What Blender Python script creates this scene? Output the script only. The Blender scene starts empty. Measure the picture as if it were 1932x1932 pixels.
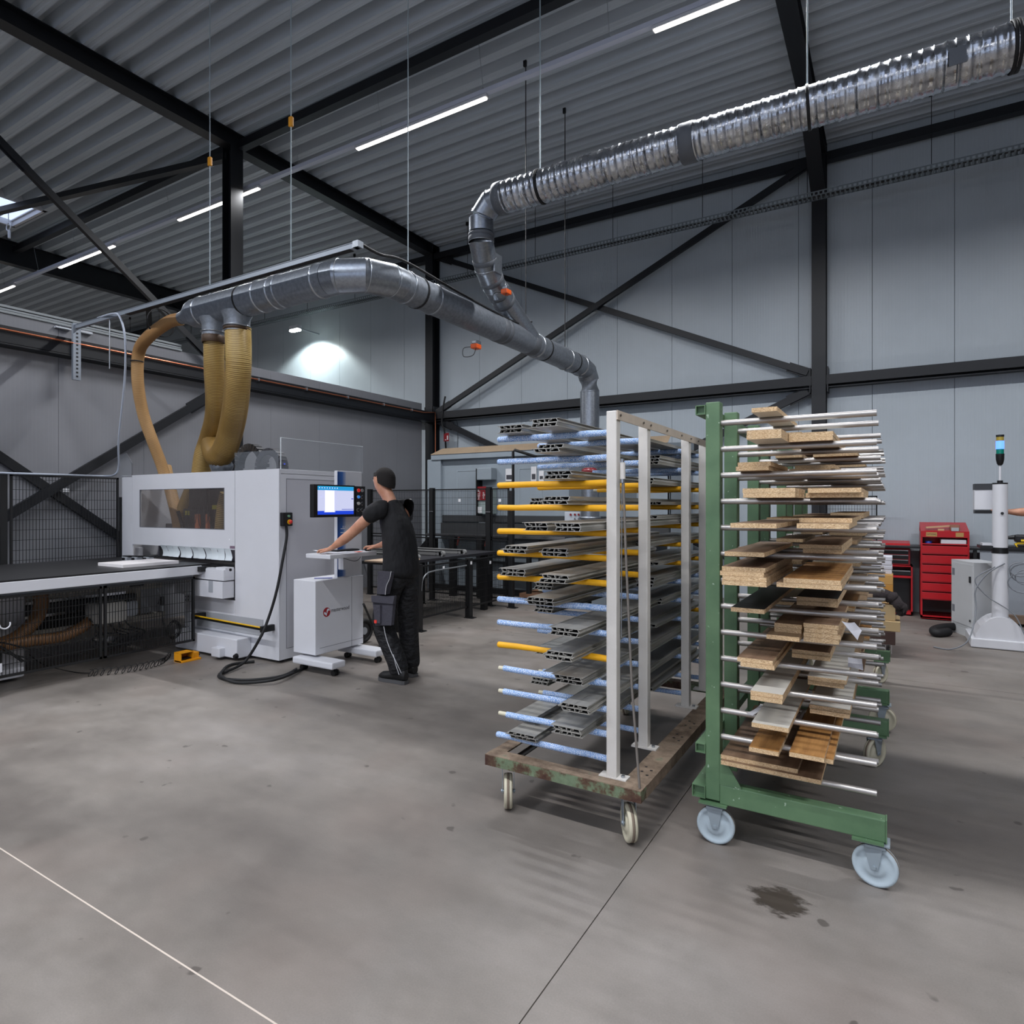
import bpy, bmesh, math, random
from mathutils import Vector, Matrix
R = random.Random(7)
SC = bpy.context.scene
COL = SC.collection
# ---------- camera: 1.5 m above the floor, level ----------
F = 1193.4; CX = 966.0; HZ = 954.0; HH = 1.5
YAW = math.atan(719 / 1193.4); SA = math.sin(YAW); CA = math.cos(YAW)
cd = bpy.data.cameras.new('camera'); cam = bpy.data.objects.new('camera', cd); COL.objects.link(cam)
cam.location = (0, 0, HH); cam.rotation_euler = (math.pi / 2, 0, YAW)
cd.sensor_width = 36; cd.lens = 36 * F / 1932; cd.shift_y = -12 / 1932; cd.clip_start = 0.05; cd.clip_end = 200
SC.camera = cam
# ---------- world, exposure ----------
w = bpy.data.worlds.new('sky'); SC.world = w; w.use_nodes = True
bg = w.node_tree.nodes['Background']; bg.inputs[0].default_value = (0.62, 0.74, 1.0, 1); bg.inputs[1].default_value = 1.0
vs = SC.view_settings; vs.view_transform = 'Standard'; vs.look = 'None'; vs.gamma = 1.0; vs.exposure = 0.0
vs.use_curve_mapping = False
# ---------- lamps of the hall (LED units are built with their trunking further down) ----------
LED_Z = 6.2
LED_W = 150.0         # watts per 2 m LED unit
LED_COL = (0.96, 0.97, 1.0)
DAY_ROOF = 1.2       # glow of the opal roof lights, visible and added ones
DOOR_FILL = 0.9       # glow of the door panes added behind the camera as fill

def lin(c):
    return tuple(((v / 255) / 12.92 if v / 255 <= 0.04045 else ((v / 255 + 0.055) / 1.055) ** 2.4) for v in c)
# pixel of the 1932 frame + a known plane -> a point of the hall
def ray(px, py):
    t = (px - CX) / F
    return (-SA + t * CA, CA + t * SA, (HZ - py) / F)
def fl(px, py, z=0.0):
    r = ray(px, py); d = (z - HH) / r[2]; return Vector((r[0] * d, r[1] * d, z))
def onX(px, py, X):
    r = ray(px, py); d = X / r[0]; return Vector((X, r[1] * d, HH + r[2] * d))
def onY(px, py, Y):
    r = ray(px, py); d = Y / r[1]; return Vector((r[0] * d, Y, HH + r[2] * d))

# ---------- materials ----------
MATS = {}
def mat(name, col, rough=0.5, metal=0.0, var=0.0, vscale=8.0, bump=0.0, bscale=60.0, emit=None, estr=0.0,
        alpha=1.0, trans=0.0, stretch=None, spec=None, srgb=True):
    if name in MATS: return MATS[name]
    m = bpy.data.materials.new(name); m.use_nodes = True
    nt = m.node_tree; b = nt.nodes['Principled BSDF']
    c = lin(col) if srgb else col
    b.inputs['Base Color'].default_value = (*c, 1)
    b.inputs['Roughness'].default_value = rough; b.inputs['Metallic'].default_value = metal
    if spec is not None: b.inputs['Specular IOR Level'].default_value = spec
    if trans: b.inputs['Transmission Weight'].default_value = trans
    if alpha < 1: b.inputs['Alpha'].default_value = alpha
    if emit:
        b.inputs['Emission Color'].default_value = (*lin(emit), 1); b.inputs['Emission Strength'].default_value = estr
    tc = None
    def coord(sc):
        nonlocal tc
        if tc is None: tc = nt.nodes.new('ShaderNodeTexCoord')
        mp = nt.nodes.new('ShaderNodeMapping'); nt.links.new(tc.outputs['Object'], mp.inputs[0])
        s = stretch or (1, 1, 1)
        mp.inputs['Scale'].default_value = (sc * s[0], sc * s[1], sc * s[2]); return mp
    if var:
        n = nt.nodes.new('ShaderNodeTexNoise'); n.inputs['Detail'].default_value = 5; n.inputs['Roughness'].default_value = 0.6
        n.inputs['Scale'].default_value = 1; nt.links.new(coord(vscale).outputs[0], n.inputs['Vector'])
        r = nt.nodes.new('ShaderNodeMapRange'); r.inputs[1].default_value = 0.3; r.inputs[2].default_value = 0.7
        r.inputs[3].default_value = 1 - var; r.inputs[4].default_value = 1 + var
        nt.links.new(n.outputs[0], r.inputs[0])
        mx = nt.nodes.new('ShaderNodeVectorMath'); mx.operation = 'SCALE'; mx.inputs[0].default_value = c
        nt.links.new(r.outputs[0], mx.inputs['Scale']); nt.links.new(mx.outputs[0], b.inputs['Base Color'])
    if bump:
        n = nt.nodes.new('ShaderNodeTexNoise'); n.inputs['Scale'].default_value = 1; n.inputs['Detail'].default_value = 3
        nt.links.new(coord(bscale).outputs[0], n.inputs['Vector'])
        bp = nt.nodes.new('ShaderNodeBump'); bp.inputs['Strength'].default_value = bump; bp.inputs['Distance'].default_value = 0.01
        nt.links.new(n.outputs[0], bp.inputs['Height']); nt.links.new(bp.outputs[0], b.inputs['Normal'])
    MATS[name] = m; return m
def ramp(nt, fac, stops):
    r = nt.nodes.new('ShaderNodeValToRGB'); e = r.color_ramp.elements
    while len(e) < len(stops): e.new(0.5)
    for i, (p, c) in enumerate(stops): e[i].position = p; e[i].color = (*lin(c), 1)
    nt.links.new(fac, r.inputs[0]); return r
def mixc(nt, fac, a, b, mode='MIX'):
    m = nt.nodes.new('ShaderNodeMix'); m.data_type = 'RGBA'; m.blend_type = mode
    for i, v in ((0, fac), (6, a), (7, b)):
        if hasattr(v, 'node'): nt.links.new(v, m.inputs[i])
        else: m.inputs[i].default_value = v if not isinstance(v, tuple) else (*v[:3], 1)
    return m.outputs[2]
def noise(nt, tc, scale, detail=4, rough=0.55, sc=(1, 1, 1), loc=(0, 0, 0), out=0, rot=(0, 0, 0)):
    mp = nt.nodes.new('ShaderNodeMapping'); mp.inputs['Scale'].default_value = sc; mp.inputs['Location'].default_value = loc
    mp.inputs['Rotation'].default_value = rot
    nt.links.new(tc, mp.inputs[0]); n = nt.nodes.new('ShaderNodeTexNoise'); n.inputs['Scale'].default_value = scale
    n.inputs['Detail'].default_value = detail; n.inputs['Roughness'].default_value = rough
    nt.links.new(mp.outputs[0], n.inputs['Vector']); return n.outputs[out]
def mrange(nt, v, a, b, c, d):
    r = nt.nodes.new('ShaderNodeMapRange')
    nt.links.new(v, r.inputs[0])
    for i, x in enumerate((a, b, c, d)): r.inputs[i + 1].default_value = x
    return r.outputs[0]
def newmat(name, rough=0.5, metal=0.0):
    m = bpy.data.materials.new(name); m.use_nodes = True; nt = m.node_tree; b = nt.nodes['Principled BSDF']
    b.inputs['Roughness'].default_value = rough; b.inputs['Metallic'].default_value = metal
    tc = nt.nodes.new('ShaderNodeTexCoord'); MATS[name] = m
    return m, nt, b, tc.outputs['Object']
def bumpn(nt, b, h, strength, dist=0.01):
    bp = nt.nodes.new('ShaderNodeBump'); bp.inputs['Strength'].default_value = strength; bp.inputs['Distance'].default_value = dist
    nt.links.new(h, bp.inputs['Height']); nt.links.new(bp.outputs[0], b.inputs['Normal'])

# ---------- mesh builder (everything is given in hall coordinates) ----------
class MB:
    def __init__(s): s.v = []; s.f = []; s.mi = []; s.sm = []
    def add(s, vs_, fs, mi=0, smooth=False):
        o = len(s.v); s.v += [tuple(v) for v in vs_]
        for f in fs: s.f.append([i + o for i in f]); s.mi.append(mi); s.sm.append(smooth)
        return s
    def box(s, x0, x1, y0, y1, z0, z1, mi=0):
        if x0 > x1: x0, x1 = x1, x0
        if y0 > y1: y0, y1 = y1, y0
        if z0 > z1: z0, z1 = z1, z0
        v = [(x, y, z) for z in (z0, z1) for y in (y0, y1) for x in (x0, x1)]
        return s.add(v, [(0, 2, 3, 1), (4, 5, 7, 6), (0, 1, 5, 4), (2, 6, 7, 3), (0, 4, 6, 2), (1, 3, 7, 5)], mi)
    def bar(s, p0, p1, wd, ht, mi=0, up=(0, 0, 1)):
        p0 = Vector(p0); p1 = Vector(p1); d = (p1 - p0).normalized(); u = Vector(up)
        if abs(d.dot(u)) > 0.99: u = Vector((0, 1, 0))
        a = d.cross(u).normalized(); b = a.cross(d).normalized()
        v = [p + a * sx * wd / 2 + b * sz * ht / 2 for p in (p0, p1) for sz in (-1, 1) for sx in (-1, 1)]
        return s.add(v, [(0, 1, 3, 2), (4, 6, 7, 5), (0, 4, 5, 1), (2, 3, 7, 6), (0, 2, 6, 4), (1, 5, 7, 3)], mi)
    def rbox(s, x0, x1, y0, y1, z0, z1, r=0.01, mi=0):
        """box with its vertical and horizontal edges chamfered"""
        vs_ = []
        cx, cy, cz = (x0 + x1) / 2, (y0 + y1) / 2, (z0 + z1) / 2; hx, hy, hz = abs(x1 - x0) / 2, abs(y1 - y0) / 2, abs(z1 - z0) / 2
        bm = bmesh.new(); bmesh.ops.create_cube(bm, size=1)
        for v in bm.verts: v.co = (cx + v.co.x * 2 * hx, cy + v.co.y * 2 * hy, cz + v.co.z * 2 * hz)
        bmesh.ops.bevel(bm, geom=bm.edges[:], offset=min(r, hx * .9, hy * .9, hz * .9), segments=2, profile=0.6, affect='EDGES')
        bm.verts.index_update()
        s.add([v.co.copy() for v in bm.verts], [[v.index for v in f.verts] for f in bm.faces], mi); bm.free(); return s
    def cyl(s, p0, p1, r0, r1=None, n=16, mi=0, cap=True, smooth=True):
        r1 = r0 if r1 is None else r1
        p0 = Vector(p0); p1 = Vector(p1); d = (p1 - p0).normalized()
        u = Vector((0, 0, 1)) if abs(d.z) < 0.9 else Vector((1, 0, 0))
        a = d.cross(u).normalized(); b = d.cross(a).normalized()
        v = [p + (a * math.cos(k * 2 * math.pi / n) + b * math.sin(k * 2 * math.pi / n)) * r for p, r in ((p0, r0), (p1, r1)) for k in range(n)]
        s.add(v, [(k, (k + 1) % n, n + (k + 1) % n, n + k) for k in range(n)], mi, smooth)
        if cap: s.add(v, [list(range(n))[::-1], list(range(n, 2 * n))], mi)
        return s
    def lathe(s, base, axis, prof, n=20, mi=0, smooth=True, cap=True):
        """prof = [(distance along axis, radius), ...]"""
        base = Vector(base); d = Vector(axis).normalized(); u = Vector((0, 0, 1)) if abs(d.z) < 0.9 else Vector((1, 0, 0))
        a = d.cross(u).normalized(); b = d.cross(a).normalized(); v = []
        for h, r in prof:
            for k in range(n): v.append(base + d * h + (a * math.cos(k * 2 * math.pi / n) + b * math.sin(k * 2 * math.pi / n)) * max(r, 1e-4))
        fs = [(i * n + k, i * n + (k + 1) % n, (i + 1) * n + (k + 1) % n, (i + 1) * n + k) for i in range(len(prof) - 1) for k in range(n)]
        s.add(v, fs, mi, smooth)
        if cap: s.add(v, [list(range(n))[::-1], list(range((len(prof) - 1) * n, len(prof) * n))], mi)
        return s
    def tube(s, pts, rad, n=12, mi=0, cap=True, smooth=True, closed=False):
        """rad: number or list"""
        P = [Vector(p) for p in pts]; m = len(P); v = []; prev = None
        for i, p in enumerate(P):
            if closed: t = (P[(i + 1) % m] - P[i - 1]).normalized()
            else: t = ((P[min(i + 1, m - 1)] - P[max(i - 1, 0)])).normalized()
            if prev is None:
                u = Vector((0, 0, 1)) if abs(t.z) < 0.9 else Vector((1, 0, 0)); a = t.cross(u).normalized()
            else:
                a = (prev - t * prev.dot(t)); a = a.normalized() if a.length > 1e-6 else prev
            prev = a; b = t.cross(a).normalized(); r = rad[i] if isinstance(rad, (list, tuple)) else rad
            for k in range(n): v.append(p + (a * math.cos(k * 2 * math.pi / n) + b * math.sin(k * 2 * math.pi / n)) * r)
        rng = m if closed else m - 1
        fs = [(i * n + k, i * n + (k + 1) % n, ((i + 1) % m) * n + (k + 1) % n, ((i + 1) % m) * n + k) for i in range(rng) for k in range(n)]
        s.add(v, fs, mi, smooth)
        if cap and not closed: s.add(v, [list(range(n))[::-1], list(range((m - 1) * n, m * n))], mi)
        return s
    def prism(s, poly, off, mi=0):
        """poly: 3D points of one face, off: extrusion vector"""
        n = len(poly); o = Vector(off); v = [Vector(p) for p in poly] + [Vector(p) + o for p in poly]
        return s.add(v, [list(range(n))[::-1], list(range(n, 2 * n))] + [(k, (k + 1) % n, n + (k + 1) % n, n + k) for k in range(n)], mi)
    def sphere(s, c, r, n=12, mi=0, sc=(1, 1, 1)):
        c = Vector(c); h = max(6, n // 2 * 1)
        v = []
        for i in range(h + 1):
            th = math.pi * i / h
            for k in range(n): v.append(c + Vector((math.sin(th) * math.cos(2 * math.pi * k / n) * sc[0], math.sin(th) * math.sin(2 * math.pi * k / n) * sc[1], math.cos(th) * sc[2])) * r)
        return s.add(v, [(i * n + k, (i + 1) * n + k, (i + 1) * n + (k + 1) % n, i * n + (k + 1) % n) for i in range(h) for k in range(n)], mi, True)
    def mesh(s, name, mats, off=(0, 0, 0), auto=False):
        me = bpy.data.meshes.new(name)
        me.from_pydata([(v[0] - off[0], v[1] - off[1], v[2] - off[2]) for v in s.v], [], s.f)
        for m in (mats if isinstance(mats, (list, tuple)) else [mats]): me.materials.append(m)
        me.polygons.foreach_set('material_index', s.mi); me.polygons.foreach_set('use_smooth', s.sm)
        me.update(); bm = bmesh.new(); bm.from_mesh(me)
        bmesh.ops.recalc_face_normals(bm, faces=bm.faces[:]); bm.to_mesh(me); bm.free()
        return me
def worldloc(o):
    v = Vector((0, 0, 0))
    while o is not None: v += o.location; o = o.parent
    return v
def tag(o, label=None, cat=None, group=None, kind=None):
    if label: o['label'] = label
    if cat: o['category'] = cat
    if group: o['group'] = group
    if kind: o['kind'] = kind
    return o
def thing(name, label, cat, loc, group=None):
    o = bpy.data.objects.new(name, None); COL.objects.link(o); o.location = loc; o.empty_display_size = 0.1
    return tag(o, label, cat, group)
def part(name, mb, m, parent, label=None, kind=None):
    off = worldloc(parent); me = mb.mesh(name, m, off)
    o = bpy.data.objects.new(name, me); COL.objects.link(o); o.parent = parent
    return tag(o, label, None, None, kind)
def solo(name, mb, m, label=None, cat=None, group=None, kind=None):
    xs = [v[0] for v in mb.v]; ys = [v[1] for v in mb.v]; zs = [v[2] for v in mb.v]
    off = Vector(((min(xs) + max(xs)) / 2, (min(ys) + max(ys)) / 2, min(zs)))
    o = bpy.data.objects.new(name, mb.mesh(name, m, off)); COL.objects.link(o); o.location = off
    return tag(o, label, cat, group, kind)
def dup(o, delta=(0, 0, 0), label=None, parent=None, rotz=None):
    c = o.copy(); COL.objects.link(c)
    if parent is not None: c.parent = parent
    else: c.location = o.location + Vector(delta)
    if rotz is not None: c.rotation_euler.z = rotz
    if label: c['label'] = label
    for ch in [x for x in bpy.data.objects if x.parent == o]: dup(ch, parent=c)
    return c
def arc(c, a, b, r, t0, t1, n):
    return [Vector(c) + Vector(a) * math.cos(t0 + (t1 - t0) * i / n) * r + Vector(b) * math.sin(t0 + (t1 - t0) * i / n) * r for i in range(n + 1)]
def spline(P, n=8):
    P = [Vector(p) for p in P]; out = []
    for i in range(len(P) - 1):
        p0 = P[max(i - 1, 0)]; p1 = P[i]; p2 = P[i + 1]; p3 = P[min(i + 2, len(P) - 1)]
        for k in range(n):
            t = k / n
            out.append(0.5 * ((2 * p1) + (p2 - p0) * t + (2 * p0 - 5 * p1 + 4 * p2 - p3) * t * t + (3 * p1 - p0 - 3 * p2 + p3) * t ** 3))
    out.append(P[-1]); return out
def text(name, s, size, m, parent, loc, rot, extrude=0.0006, align='LEFT', sx=1.0, shear=0.0):
    cu = bpy.data.curves.new(name, 'FONT'); cu.body = s; cu.size = size; cu.extrude = extrude; cu.align_x = align; cu.align_y = 'CENTER'
    cu.shear = shear; cu.resolution_u = 3
    ob = bpy.data.objects.new(name, cu); dg = bpy.context.evaluated_depsgraph_get
    COL.objects.link(ob); me = bpy.data.meshes.new_from_object(ob.evaluated_get(dg())); COL.objects.unlink(ob); bpy.data.objects.remove(ob)
    rm = Matrix.Rotation(rot[2], 4, 'Z') @ Matrix.Rotation(rot[1], 4, 'Y') @ Matrix.Rotation(rot[0], 4, 'X') @ Matrix.Diagonal((sx, 1, 1, 1))
    off = worldloc(parent) if parent else Vector((0, 0, 0))
    me.transform(Matrix.Translation(Vector(loc) - off) @ rm); me.materials.clear(); me.materials.append(m)
    o = bpy.data.objects.new(name, me); COL.objects.link(o); o.parent = parent; return o

# ---------- shared materials ----------
STEEL = mat('navy_painted_steel', (14, 17, 23), 0.5, 0.0, 0.08, 3)
STEELB = mat('black_steel', (14, 15, 17), 0.5)
GALV = mat('galvanised_sheet', (150, 156, 164), 0.33, 0.85, 0.16, 40)
GALVD = mat('dusty_galvanised_sheet', (136, 142, 150), 0.45, 0.65, 0.2, 30)
ZINC = mat('zinc_plated_wire', (175, 180, 186), 0.3, 0.9)
WHITEP = mat('white_powder_coat', (205, 206, 211), 0.42, 0, 0.02, 4, 0.03, 300)
BLACKP = mat('black_plastic', (16, 16, 18), 0.4)
RUBBER = mat('black_rubber', (18, 18, 20), 0.7)
CHROME = mat('bright_steel', (190, 190, 192), 0.22, 0.95)
# ================= setting =================
Y_W = 10.6      # long back wall
X_P = -8.3      # partition in the first frame line
X_R, Y_F, X_L = 9.0, -9.0, -30.0
Z_C = 6.92
# floor
m, nt, b, tc = newmat('worn_concrete', 0.5)
n1 = noise(nt, tc, 0.55, 6, 0.62, (1, 1.6, 1)); n2 = noise(nt, tc, 4.0, 6, 0.65); n3 = noise(nt, tc, 160, 2, 0.5)
n4 = noise(nt, tc, 1.6, 5, 0.6, (0.35, 2.6, 1))
base = ramp(nt, n1, [(0.32, (97, 91, 86)), (0.5, (117, 111, 105)), (0.68, (134, 128, 123))]).outputs[0]
f2 = mrange(nt, n2, 0.3, 0.7, 0.90, 1.10); f3 = mrange(nt, n3, 0.25, 0.75, 0.93, 1.07); f4 = mrange(nt, n4, 0.35, 0.7, 0.94, 1.06)
def scl(nt, c, f):
    v = nt.nodes.new('ShaderNodeVectorMath'); v.operation = 'SCALE'; nt.links.new(c, v.inputs[0]); nt.links.new(f, v.inputs['Scale']); return v.outputs[0]
c = scl(nt, scl(nt, scl(nt, base, f2), f3), f4)
n5 = noise(nt, tc, 1.1, 3, 0.5, (1, 1, 1), (7, 3, 0)); c = mixc(nt, mrange(nt, n5, 0.5, 0.72, 0, 0.35), c, lin((132, 118, 110)))
n6 = noise(nt, tc, 9, 2, 0.4, (1, 1, 1), (2, 9, 0)); c = mixc(nt, mrange(nt, n6, 0.735, 0.76, 0, 0.7), c, lin((70, 64, 60)))
nt.links.new(c, b.inputs['Base Color'])
nt.links.new(mrange(nt, n2, 0.3, 0.7, 0.42, 0.62), b.inputs['Roughness'])
FLOORM = m
joint = mat('joint_filler', (196, 184, 172), 0.8); jointd = mat('dark_joint', (62, 55, 50), 0.9)
fb = MB().box(X_L, X_R, Y_F, 22, -0.3, -0.006)
floor = solo('floor', fb, jointd, kind='structure')
xs = [X_L, -27.2, -22.2, -17.2, -12.2, -6.5, -0.927, 4.2, X_R]; ys = [Y_F, -4.0, 1.215, 6.4, Y_W + 0.4, 16, 22]
for i in range(len(xs) - 1):
    for j in range(len(ys) - 1):
        part('slab', MB().box(xs[i] + 0.0022, xs[i + 1] - 0.0022, ys[j] + 0.002, ys[j + 1] - 0.002, -0.02, 0), FLOORM, floor)
for yy, wj in ((1.215, 0.0028), (-4.0, 0.0028)):
    part('joint_strip', MB().box(X_L, X_R, yy - wj, yy + wj, -0.02, 0.0006), joint, floor)
# dark oil stain in front of the green rack
m, nt, b, tc = newmat('oil_stain', 0.6)
nn = noise(nt, tc, 9, 6, 0.7, (1, 2.2, 1)); b.inputs['Base Color'].default_value = (*lin((66, 58, 50)), 1)
sep = nt.nodes.new('ShaderNodeVectorMath'); sep.operation = 'LENGTH'; nt.links.new(tc, sep.inputs[0])
rad = mrange(nt, sep.outputs['Value'], 0.01, 0.16, 0.95, 0.0)
ad = nt.nodes.new('ShaderNodeMath'); ad.operation = 'MULTIPLY_ADD'; nt.links.new(nn, ad.inputs[0]); ad.inputs[1].default_value = 1.6; nt.links.new(rad, ad.inputs[2])
nt.links.new(mrange(nt, ad.outputs[0], 1.15, 1.42, 0, 0.85), b.inputs['Alpha'])
pc = fl(1470, 1700, 0.001)
st = MB().add([pc + Vector((0.17 * math.cos(k * .3142) * (1 + .15 * math.sin(3 * k)), 0.11 * math.sin(k * .3142), 0)) for k in range(20)], [list(range(20))])
o = part('stain', st, m, floor); me = o.data
for v in me.vertices: v.co += worldloc(floor) - pc
o.location = pc - worldloc(floor)

FILL_DOORS = []
# walls: vertical sandwich panels
def panel_mat(name, col, axis, ribs=40.0, depth=0.25, hl=.22):
    m, nt, b, tc = newmat(name, 0.4)
    sx = nt.nodes.new('ShaderNodeSeparateXYZ'); nt.links.new(tc, sx.inputs[0])
    a = nt.nodes.new('ShaderNodeMath'); a.operation = 'MULTIPLY'; nt.links.new(sx.outputs[axis], a.inputs[0]); a.inputs[1].default_value = 2 * math.pi / (1.0 / ribs * 1.0)
    s = nt.nodes.new('ShaderNodeMath'); s.operation = 'COSINE'; nt.links.new(a.outputs[0], s.inputs[0])
    h = mrange(nt, s.outputs[0], 0.6, 1.0, 0, 1)
    bumpn(nt, b, h, depth, 0.004)
    n = noise(nt, tc, 1.5, 4); f = mrange(nt, n, 0.3, 0.7, 0.96, 1.04)
    rgb = nt.nodes.new('ShaderNodeRGB'); rgb.outputs[0].default_value = (*lin(col), 1)
    cc = scl(nt, rgb.outputs[0], f); cc = mixc(nt, mrange(nt, s.outputs[0], 0.86, 1.0, 0, depth * .9), cc, lin((196, 206, 214)))
    nt.links.new(cc, b.inputs['Base Color']); b.inputs['Roughness'].default_value = 0.38
    return m
PANW = panel_mat('white_wall_panel', (172, 181, 188), 0, 25.0)
PANP = panel_mat('grey_partition_panel', (132, 133, 138), 1, 25.0, 0.05)
backm = mat('joint_shadow', (70, 76, 80), 0.8)  # dark backing sheet that shows in the panel joints
wb = solo('wall_back', MB().box(X_L, X_R, Y_W + 0.012, Y_W + 0.3, 0, 7.2), backm, kind='structure')
x = 0.59 + 9
while x > X_L:
    x1 = min(x - 0.003, X_R); x0 = max(x - 0.985 + 0.003, X_L)
    if x1 > x0: part('panel', MB().box(x0, x1, Y_W, Y_W + 0.05, 0, 7.15), PANW, wb)
    x -= 0.985
wl = solo('wall_left', MB().box(X_P - 0.12, X_P - 0.012, Y_F, Y_W - 0.42, 0, 3.6), backm, kind='structure')
y = 3.575 - 12 * 0.975
while y < Y_W - 0.42:
    y1 = min(y + 0.972, Y_W - 0.42)
    if y1 > Y_F: part('panel', MB().box(X_P - 0.05, X_P, max(y, Y_F), y1, 0.0, 3.6), PANP, wl)
    y += 0.975
tr = MB(); tr.box(X_P - 0.14, X_P + 0.02, Y_F, 5.05, 3.60, 3.625).box(X_P - 0.12, X_P + 0.0, Y_F, 5.05, 3.635, 3.655).box(X_P - 0.13, X_P + 0.01, Y_F, 5.05, 3.665, 3.69)
part('coping_rail', tr, mat('pale_coping', (150, 156, 158), 0.4), wl)
solo('wall_end', MB().box(X_R, X_R + 0.3, Y_F, Y_W + 0.3, 0, 7.2), PANP, kind='structure')
solo('wall_far', MB().box(X_L - 0.3, X_L, Y_F, 22, 0, 7.2), PANP, kind='structure')
# wall behind the camera with two openings added to hold glowing fill panes
ob = MB()
for x0, x1 in ((X_L, -6.0), (-1.0, 1.5), (6.5, X_R)): ob.box(x0, x1, Y_F - 0.3, Y_F, 0, 7.2)
for x0, x1 in ((-6.0, -1.0), (1.5, 6.5)): ob.box(x0, x1, Y_F - 0.3, Y_F, 4.6, 7.2)
solo('wall_front', ob, PANP, kind='structure')
for k, (x0, x1) in enumerate(((-6.0, -1.0), (1.5, 6.5))):
    dr = MB().box(x0, x0 + .08, Y_F - .2, Y_F - .1, 0, 4.6).box(x1 - .08, x1, Y_F - .2, Y_F - .1, 0, 4.6).box(x0, x1, Y_F - .2, Y_F - .1, 0, 0.5).box(x0, x1, Y_F - .2, Y_F - .1, 4.5, 4.6)
    d_ = solo('door_%d' % (k + 1), dr, STEEL, kind='structure'); FILL_DOORS.append(d_)  # made-up doors, out of view, framing the fill panes
# outer ground seen through the openings
solo('ground', MB().box(-40, 20, -40, Y_F - 0.3, -0.35, -0.02), mat('yard_paving', (120, 118, 112), 0.9), kind='structure')

# trapezoidal steel deck, waves run along x
m, nt, b, tc = newmat('deck_sheet', 0.5)
n = noise(nt, tc, 2.5, 4, 0.6, (0.2, 1, 1)); f = mrange(nt, n, 0.3, 0.7, 0.93, 1.07)
rgb = nt.nodes.new('ShaderNodeRGB'); rgb.outputs[0].default_value = (*lin((178, 186, 194)), 1)
nt.links.new(scl(nt, rgb.outputs[0], f), b.inputs['Base Color']); DECK = m
SKY = [(-14.65, -13.36, -2.0, 5.55), (-6.2, -3.2, -8.2, 1.6), (0.2, 2.6, -8.2, 3.0)]     # roof lights (x0,x1,y0,y1); last two added out of view for top light
p = 0.29; prof = []
yy = Y_F
while yy < Y_W + 0.3:
    prof += [(yy, 0.0), (yy + 0.035, 0.0), (yy + 0.045, 0.006), (yy + 0.075, 0.006), (yy + 0.085, 0), (yy + 0.12, 0.0), (yy + 0.165, 0.135), (yy + 0.245, 0.135)]; yy += p
def strip(mb, x0, x1, ya, yb):
    P = [q for q in prof if ya <= q[0] <= yb]
    v = [(xx, q[0], Z_C + q[1]) for q in P for xx in (x0, x1)] + [(xx, q[0], Z_C + q[1] + 0.004) for q in P for xx in (x0, x1)]
    n = len(P) * 2
    mb.add(v, [(2 * i, 2 * i + 1, 2 * i + 3, 2 * i + 2) for i in range(len(P) - 1)])
mbd = MB()
xsb = sorted(set([X_L, X_R] + [s[k] for s in SKY for k in (0, 1)]))
for i in range(len(xsb) - 1):
    a, c_ = xsb[i], xsb[i + 1]; gaps = sorted((s[2], s[3]) for s in SKY if s[0] <= a and s[1] >= c_)
    y0 = Y_F
    for g in gaps:
        if g[0] > y0: strip(mbd, a, c_, y0, g[0])
        y0 = g[1]
    strip(mbd, a, c_, y0, Y_W + 0.4)
ceil = solo('ceiling', mbd, DECK, kind='structure')
# roof above the deck so that no light leaks
tb = MB()
for i in range(len(xsb) - 1):
    a, c_ = xsb[i], xsb[i + 1]; gaps = sorted((s[2], s[3]) for s in SKY if s[0] <= a and s[1] >= c_); y0 = Y_F - 0.3
    for g in gaps:
        tb.box(a, c_, y0, g[0], Z_C + 0.15, Z_C + 0.3); y0 = g[1]
    tb.box(a, c_, y0, 22, Z_C + 0.15, Z_C + 0.3)
part('roof_build_up', tb, mat('roof_insulation', (90, 90, 90), 0.9), ceil)
dome = mat('opal_roof_light', (225, 232, 245), 0.4, emit=(205, 222, 255), estr=DAY_ROOF)
glz = mat('glazed_door_pane', (225, 232, 245), 0.4, emit=(196, 218, 255), estr=DOOR_FILL)  # made-up glowing panes, a bluish fill for the hall
for k, s in enumerate(SKY):
    fr = MB(); t = 0.05
    for bx in ((s[0], s[0] + t, s[2], s[3]), (s[1] - t, s[1], s[2], s[3]), (s[0], s[1], s[2], s[2] + t), (s[0], s[1], s[3] - t, s[3])): fr.box(bx[0], bx[1], bx[2], bx[3], Z_C - 0.01, Z_C + 0.32)
    wi = solo('window_%d' % (k + 1), fr, WHITEP, kind='structure')
    yy = s[2] + 0.05
    while yy < s[3] - 0.1:
        y2 = min(yy + 1.2, s[3] - 0.05)
        part('pane', MB().box(s[0] + t, s[1] - t, yy + 0.03, y2 - 0.03, Z_C + 0.10, Z_C + 0.11), dome, wi)
        part('glazing_bar', MB().box(s[0] + t, s[1] - t, y2 - 0.03, y2 + 0.03, Z_C + 0.08, Z_C + 0.13), WHITEP, wi); yy = y2
for k, d_ in enumerate(FILL_DOORS):
    x0 = (-6.0, 1.5)[k]
    for i in range(4):
        for j in range(4): part('pane', MB().box(x0 + .12 + i * 1.2, x0 + 1.28 + i * 1.2, Y_F - .16, Y_F - .14, .52 + j * 1.0, 1.48 + j * 1.0), glz, d_)
    part('door_leaf', MB().box(x0 + .08, x0 + 4.92, Y_F - .19, Y_F - .165, 0.5, 4.5), STEEL, d_)
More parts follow.
